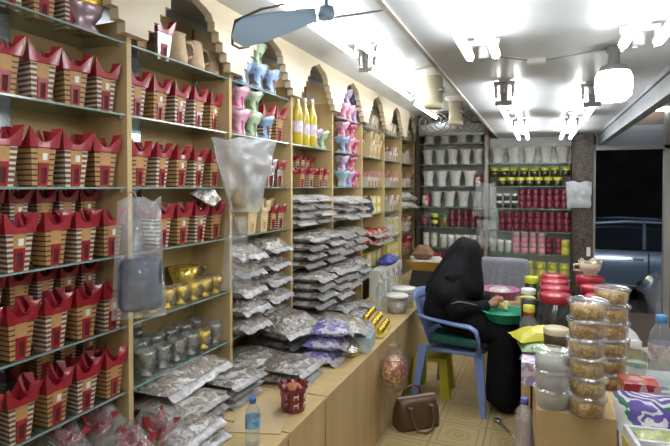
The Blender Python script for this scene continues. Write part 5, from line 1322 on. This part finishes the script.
# right cluster: bottles, cartons, sweets, divider tray
bw = on(650, 397, ZT + .09)
inst({'root': MB().box(-.10, .16, -.10, .14, 0, .20).mesh('white_box', M_wbox)}, 'white_box', (.41, 2.22, ZT), 'white low box under the large water bottle', 'box', None, .1)
def bigb(loc, label, capcol, lab, s):
    bottle(loc, label, s, capcol, None, lab)
bigb((.415, 2.18, ZT + .201), 'large water bottle with blue cap and red white label at right edge', (.10, .30, .62), ((.55, .50, .50), .4), 1.28)
inst({'parts': [('bottle_body', MB().lathe([(.001, 0), (.034, 0), (.036, .01), (.036, .08), (.018, .105), (.016, .115)], 16, caps=False).mesh('bottle_body', clear('green_tint_plastic', (.85, .95, .88), .25, .35, bodycol=(.6, .72, .62)))), ('cap', MB().lathe([(.02, .112), (.02, .14), (.001, .141)], 14, caps=False).mesh('cap', M_capw)), ('paper_label', MB().lathe([(.0366, .02), (.0366, .045)], 16, caps=False).mesh('paper_label', M_capw))]}, 'small_bottle', (.345, 2.25, ZT + .201), 'small pale green bottle with white cap beside large water bottle', 'bottle', None, 0, 1.0)
for i, (x, y, z, s) in enumerate([(.34, 2.44, ZT, 1.0), (.40, 2.56, ZT, 1.1), (.47, 2.45, ZT, 1.05), (.57, 2.46, ZT, 1.0)]):
    inst({'parts': [('jar_body', MB().lathe([(.001, 0), (.045, 0), (.047, .10), (.035, .13)], 18, caps=False).mesh('jar_body', M_clearpl)), ('fill', MB().lathe([(.001, .003), (.042, .003), (.042, .08), (.001, .09)], 14, caps=False).mesh('fill', [M_bagw, M_halwa, M_bagw, mat('green_herb', (.04, .20, .06), .6)][i])), ('lid', MB().lathe([(.038, .128), (.04, .15), (.001, .151)], 16, caps=False).mesh('lid', [M_capw, M_capw, _mc['green_lid'], M_capw][i]))]}, 'clear_jar', (x, y, z), ['clear jar with white lid behind pale green bottle', 'clear jar of amber sweets behind pale green bottle', 'clear jar with green lid behind the large water bottle', 'clear jar of green herbs right of large water bottle'][i], 'jar', None, 0, s)
for i, (x, y, z, m_) in enumerate([(.36, 2.85, ZT, mat('amber_print', (.50, .30, .05), .45, 0, 0, .4, 20)), (.37, 2.86, ZT + .09, mat('orange_print', (.55, .30, .04), .45, 0, 0, .4, 20)), (.54, 2.9, ZT, mat('pale_print', (.55, .52, .45), .5, 0, 0, .3, 20))]):
    inst({'root': MB().box(-.07, .07, -.06, .06, 0, .09 if i < 2 else .13).mesh('snack_carton', m_)}, 'snack_carton', (x, y, z), ['amber printed carton, lower, behind sweet tubs', 'orange printed carton, upper, behind sweet tubs', 'pale printed carton beside the amber cartons'][i], 'box', None, .3)
tn = link('tissue_pack', pouch_mesh(.14, .14, .06, 91, mat('white_film', (.72, .74, .76), .35, 0, .4), .3, 'tissue_pack')); tn.location = (.37, 2.82, ZT + .19); tag(tn, 'white folded pack on the orange printed carton', 'packet')
inst({'root': MB().box(-.05, .06, -.05, .05, 0, .265).mesh('red_snack_box', speckled('red_snack_print', [(.45, .03, .04), (.62, .40, .38), (.50, .04, .05), (.45, .12, .05)], 45, .45, .3, 0))}, 'red_snack_box', (.315, 2.03, ZT), 'red printed snack box between sweet tubs and white box', 'box', None, .1, 1)
# purple green patterned bag: scroll pattern on white
def scroll_mat():
    m, nt, N, L, b = nodes('scroll_print')
    tc = N.new('ShaderNodeTexCoord')
    wv = N.new('ShaderNodeTexWave'); wv.wave_type = 'RINGS'; wv.inputs['Scale'].default_value = 16; wv.inputs['Distortion'].default_value = 6; wv.inputs['Detail'].default_value = 1
    L.new(tc.outputs['Object'], wv.inputs['Vector'])
    r = N.new('ShaderNodeValToRGB'); r.color_ramp.interpolation = 'CONSTANT'; e = r.color_ramp.elements
    e[0].color = (.12, .07, .34, 1); e[1].color = (.66, .66, .68, 1); e[1].position = .62
    L.new(wv.outputs['Color'], r.inputs[0])
    n = N.new('ShaderNodeTexNoise'); n.inputs['Scale'].default_value = 9; L.new(tc.outputs['Object'], n.inputs['Vector'])
    gt = N.new('ShaderNodeMath'); gt.operation = 'GREATER_THAN'; gt.inputs[1].default_value = .56; L.new(n.outputs['Fac'], gt.inputs[0])
    r2 = N.new('ShaderNodeValToRGB'); r2.color_ramp.interpolation = 'CONSTANT'; e = r2.color_ramp.elements
    e[0].color = (.03, .18, .10, 1); e[1].color = (.66, .66, .68, 1); e[1].position = .62
    L.new(wv.outputs['Color'], r2.inputs[0])
    mx = N.new('ShaderNodeMix'); mx.data_type = 'RGBA'; L.new(gt.outputs[0], mx.inputs['Factor']); L.new(r.outputs[0], mx.inputs['A']); L.new(r2.outputs[0], mx.inputs['B'])
    L.new(mx.outputs['Result'], b.inputs['Base Color']); b.inputs['Roughness'].default_value = .35
    return m
pb = link('patterned_bag', pouch_mesh(.28, .20, .12, 95, scroll_mat(), .3, 'patterned_bag')); pb.location = (.37, 1.935, ZT + .14); pb.rotation_euler = (0, -.95, PI / 2 + .1); tag(pb, 'white bag with purple and green scroll pattern beside cardboard carton', 'bag')
# divider tray of sweets
dt = link('divided_tray', None); dt.location = (.262, 1.575, .846); dt.rotation_euler = (0, 0, .12); tag(dt, 'white divided tray of pale goods with yellow sides at lower right corner', 'tray')
M_tray = mat('tray_white', (.68, .70, .70), .35)
w_, d_ = .36, .19
tr = MB().box(0, w_, 0, d_, .055, .06)
for x in (0, w_ / 2 - .006, w_ - .012): tr.box(x, x + .012, 0, d_, .06, .085)
for y in (0, d_ / 2 - .006, d_ - .012): tr.box(0, w_, y, y + .012, .06, .0848)
link('divider_frame', tr.mesh('divider_frame', M_tray), dt)
link('tray_side', MB().box(-.002, w_ + .002, -.002, d_ + .002, 0, .055).mesh('tray_side', M_ybox), dt)
for i in range(2):
    for j in range(2):
        link('goods', pouch_mesh(.07, .14, .03, 100 + i * 2 + j, [M_bagw, mat('green_goods', (.45, .50, .22), .4, 0, .5, .3, 50), mat('blue_goods', (.35, .48, .58), .4, 0, .5, .3, 50), M_bagw][i * 2 + j], .4, 'goods'), dt).location = (w_ * (.26 + .49 * i), d_ * (.26 + .49 * j), .06)
inst({'root': MB().box(0, .35, 0, .19, 0, .845).mesh('stand_carton', M_card)}, 'stand_carton', (.262, 1.572, 0), 'tall carton under the white divided tray, lower right corner', 'box', None, .12) 

# ------------------------------------------------------------------ cars in the street
def car(loc, rz, paint, label, name='car'):
    c = link(name, None); c.location = loc; c.rotation_euler = (0, 0, rz); tag(c, label, 'car')
    # side outline stations along x (length 4.5), half widths
    N = 30; B = MB(); G = MB(); vs = []
    def top(x):      # bonnet, waist, boot line
        if x < -2.1: return .62 + .2 * (x + 2.25) / .15
        if x > 1.9: return .82 - .25 * ((x - 1.9) / .35) ** 2
        if x > 1.0: return .94 - .12 * (x - 1.0) / .9
        return .96 - .02 * (x + 2) / 3
    rings = []
    secs = 14
    fs = []
    for i in range(N + 1):
        x = -2.25 + 4.5 * i / N
        hw = .88 - .18 * (abs(x) / 2.25) ** 5
        zt = top(x); zb = .24
        ring = [(-hw * .96, zb), (-hw, zb + .16), (-hw * 1.015, zb + .36), (-hw * .97, zt - .05), (-hw * .9, zt), (0, zt + .02), (hw * .9, zt), (hw * .97, zt - .05), (hw * 1.015, zb + .36), (hw, zb + .16), (hw * .96, zb)]
        for (y, z) in ring: vs.append((x, y, z))
    n = 11
    for i in range(N):
        for j in range(n - 1): fs.append((i * n + j, i * n + j + 1, (i + 1) * n + j + 1, (i + 1) * n + j))
        fs.append((i * n + n - 1, i * n, (i + 1) * n, (i + 1) * n + n - 1))
    fs.append(tuple(range(n))); fs.append(tuple(N * n + j for j in reversed(range(n))))
    B.add(vs, fs, 0, True); link('body', B.mesh('body', paint), c)
    # cabin glass and roof
    st = [(-1.95, .97, .97), (-1.25, .96, 1.36), (-.5, .955, 1.42), (.2, .95, 1.40), (.55, .945, 1.30), (1.25, .93, .93)]
    vs = []; fs = []
    for (x, z0, z1) in st:
        for s in (-1, 1): vs += [(x, s * .84, z0 - .02), (x, s * (.84 - .22 * (z1 - z0) / .45), z1)]
    for i in range(len(st) - 1):
        a, b_ = i * 4, i * 4 + 4
        fs += [(a, b_, b_ + 1, a + 1), (a + 2, a + 3, b_ + 3, b_ + 2), (a + 1, b_ + 1, b_ + 3, a + 3)]
    G.add(vs, fs, 0, True); link('window_glass', G.mesh('window_glass', mat('car_glass', (.012, .016, .02), .05, 0, .6)), c)
    rf = MB(); rv = []
    for s in (-1, 1):
        rf.tube([(-1.97, s * .83, .965), (-1.27, s * .635, 1.365), (-.5, s * .615, 1.43), (.2, s * .625, 1.41), (.56, s * .675, 1.31), (1.28, s * .85, .93)], .028, 8)
        rf.tube([(-.25, s * .85, .95), (-.22, s * .63, 1.41)], .035, 6)
    ro = [(-1.27, 1.37), (-.9, 1.415), (-.5, 1.435), (.2, 1.415), (.5, 1.335)]
    rf.add([(x, s * .62, z) for (x, z) in ro for s in (-1, 1)], [(2 * i, 2 * i + 2, 2 * i + 3, 2 * i + 1) for i in range(4)], 0, True)
    link('roof', rf.mesh('roof', paint), c)
    for s in (-1, 1):
        for (x0, x1) in ((-1.15, -1.12), (-.2, -.175), (.85, .875)): link('door_seam', MB().box(x0, x1, s * .893, s * .897, .35, .9).mesh('door_seam', M_black), c)
        for x0 in (-.42, .60): link('door_handle', MB().box(x0, x0 + .16, s * .89, s * .915, .78, .81).mesh('door_handle', M_steel), c)
        link('sill_strip', MB().box(-1.3, 1.0, s * .885, s * .903, .30, .335).mesh('sill_strip', M_steel), c)
    for s in (-1, 1):
        for x in (-1.35, 1.4):
            wh = MB().lathe([(.001, -.1), (.31, -.1), (.325, -.08), (.325, .08), (.31, .1), (.001, .1)], 24, caps=False)
            wq = link('wheel', wh.mesh('wheel', M_black), c); wq.location = (x, s * .80, .325); wq.rotation_euler = (PI / 2, 0, 0)
            link('hub_cap', MB().lathe([(.001, -.118), (.2, -.108), (.22, -.1), (.22, .1), (.2, .108), (.001, .118)], 18, caps=False).mesh('hub_cap', M_steel), wq)
        link('headlight', MB().sphere((2.05, s * .62, .66), .12, 12, 8, 0, (.9, 1.1, .7)).mesh('headlight', mat('headlight_glass', (.9, .75, .4), .1, 0, .6, emit=((1, .75, .35), 1.2))), c)
        link('mirror', MB().sphere((.75, s * .98, .98), .09, 10, 6, 0, (.7, 1, .8)).mesh('mirror', paint), c)
    return c
car((1.95, 11.2, -.4), 0.0, mat('grey_blue_paint', (.16, .22, .31), .25, .3, .8), 'blue grey sedan parked outside the doorway')
car((3.62, 8.2, -.4), PI, mat('silver_paint', (.34, .35, .36), .25, .4, .8), 'silver car outside, nose and headlight showing beside the right post')
# added lamp on the street side of the doorway, only to brighten the cars
sl = link('tube_lamp', None); sl.location = (1.5, 6.75, 2.62); tag(sl, 'added outdoor tube lamp over the doorway, put in to brighten parked cars', 'lamp')
link('batten', MB().box(-.62, .62, -.03, .03, 0, .03).mesh('batten', _mc['batten_white']), sl)
link('glow_tube', MB().tube([(-.6, 0, -.03), (.6, 0, -.03)], .018, 8).mesh('glow_tube', mat('added_car_glow', (1, 1, 1), .4, emit=((.93, .97, 1.0), 400.0))), sl)
link('bracket', MB().box(-.02, .02, -.25, .03, .03, .05).mesh('bracket', M_steel), sl)

for k, v in LABELS.items():
    if len(v) > 1: print('DUP', len(v), k)
    if not 4 <= len(k.split()) <= 16: print('LEN', len(k.split()), k)
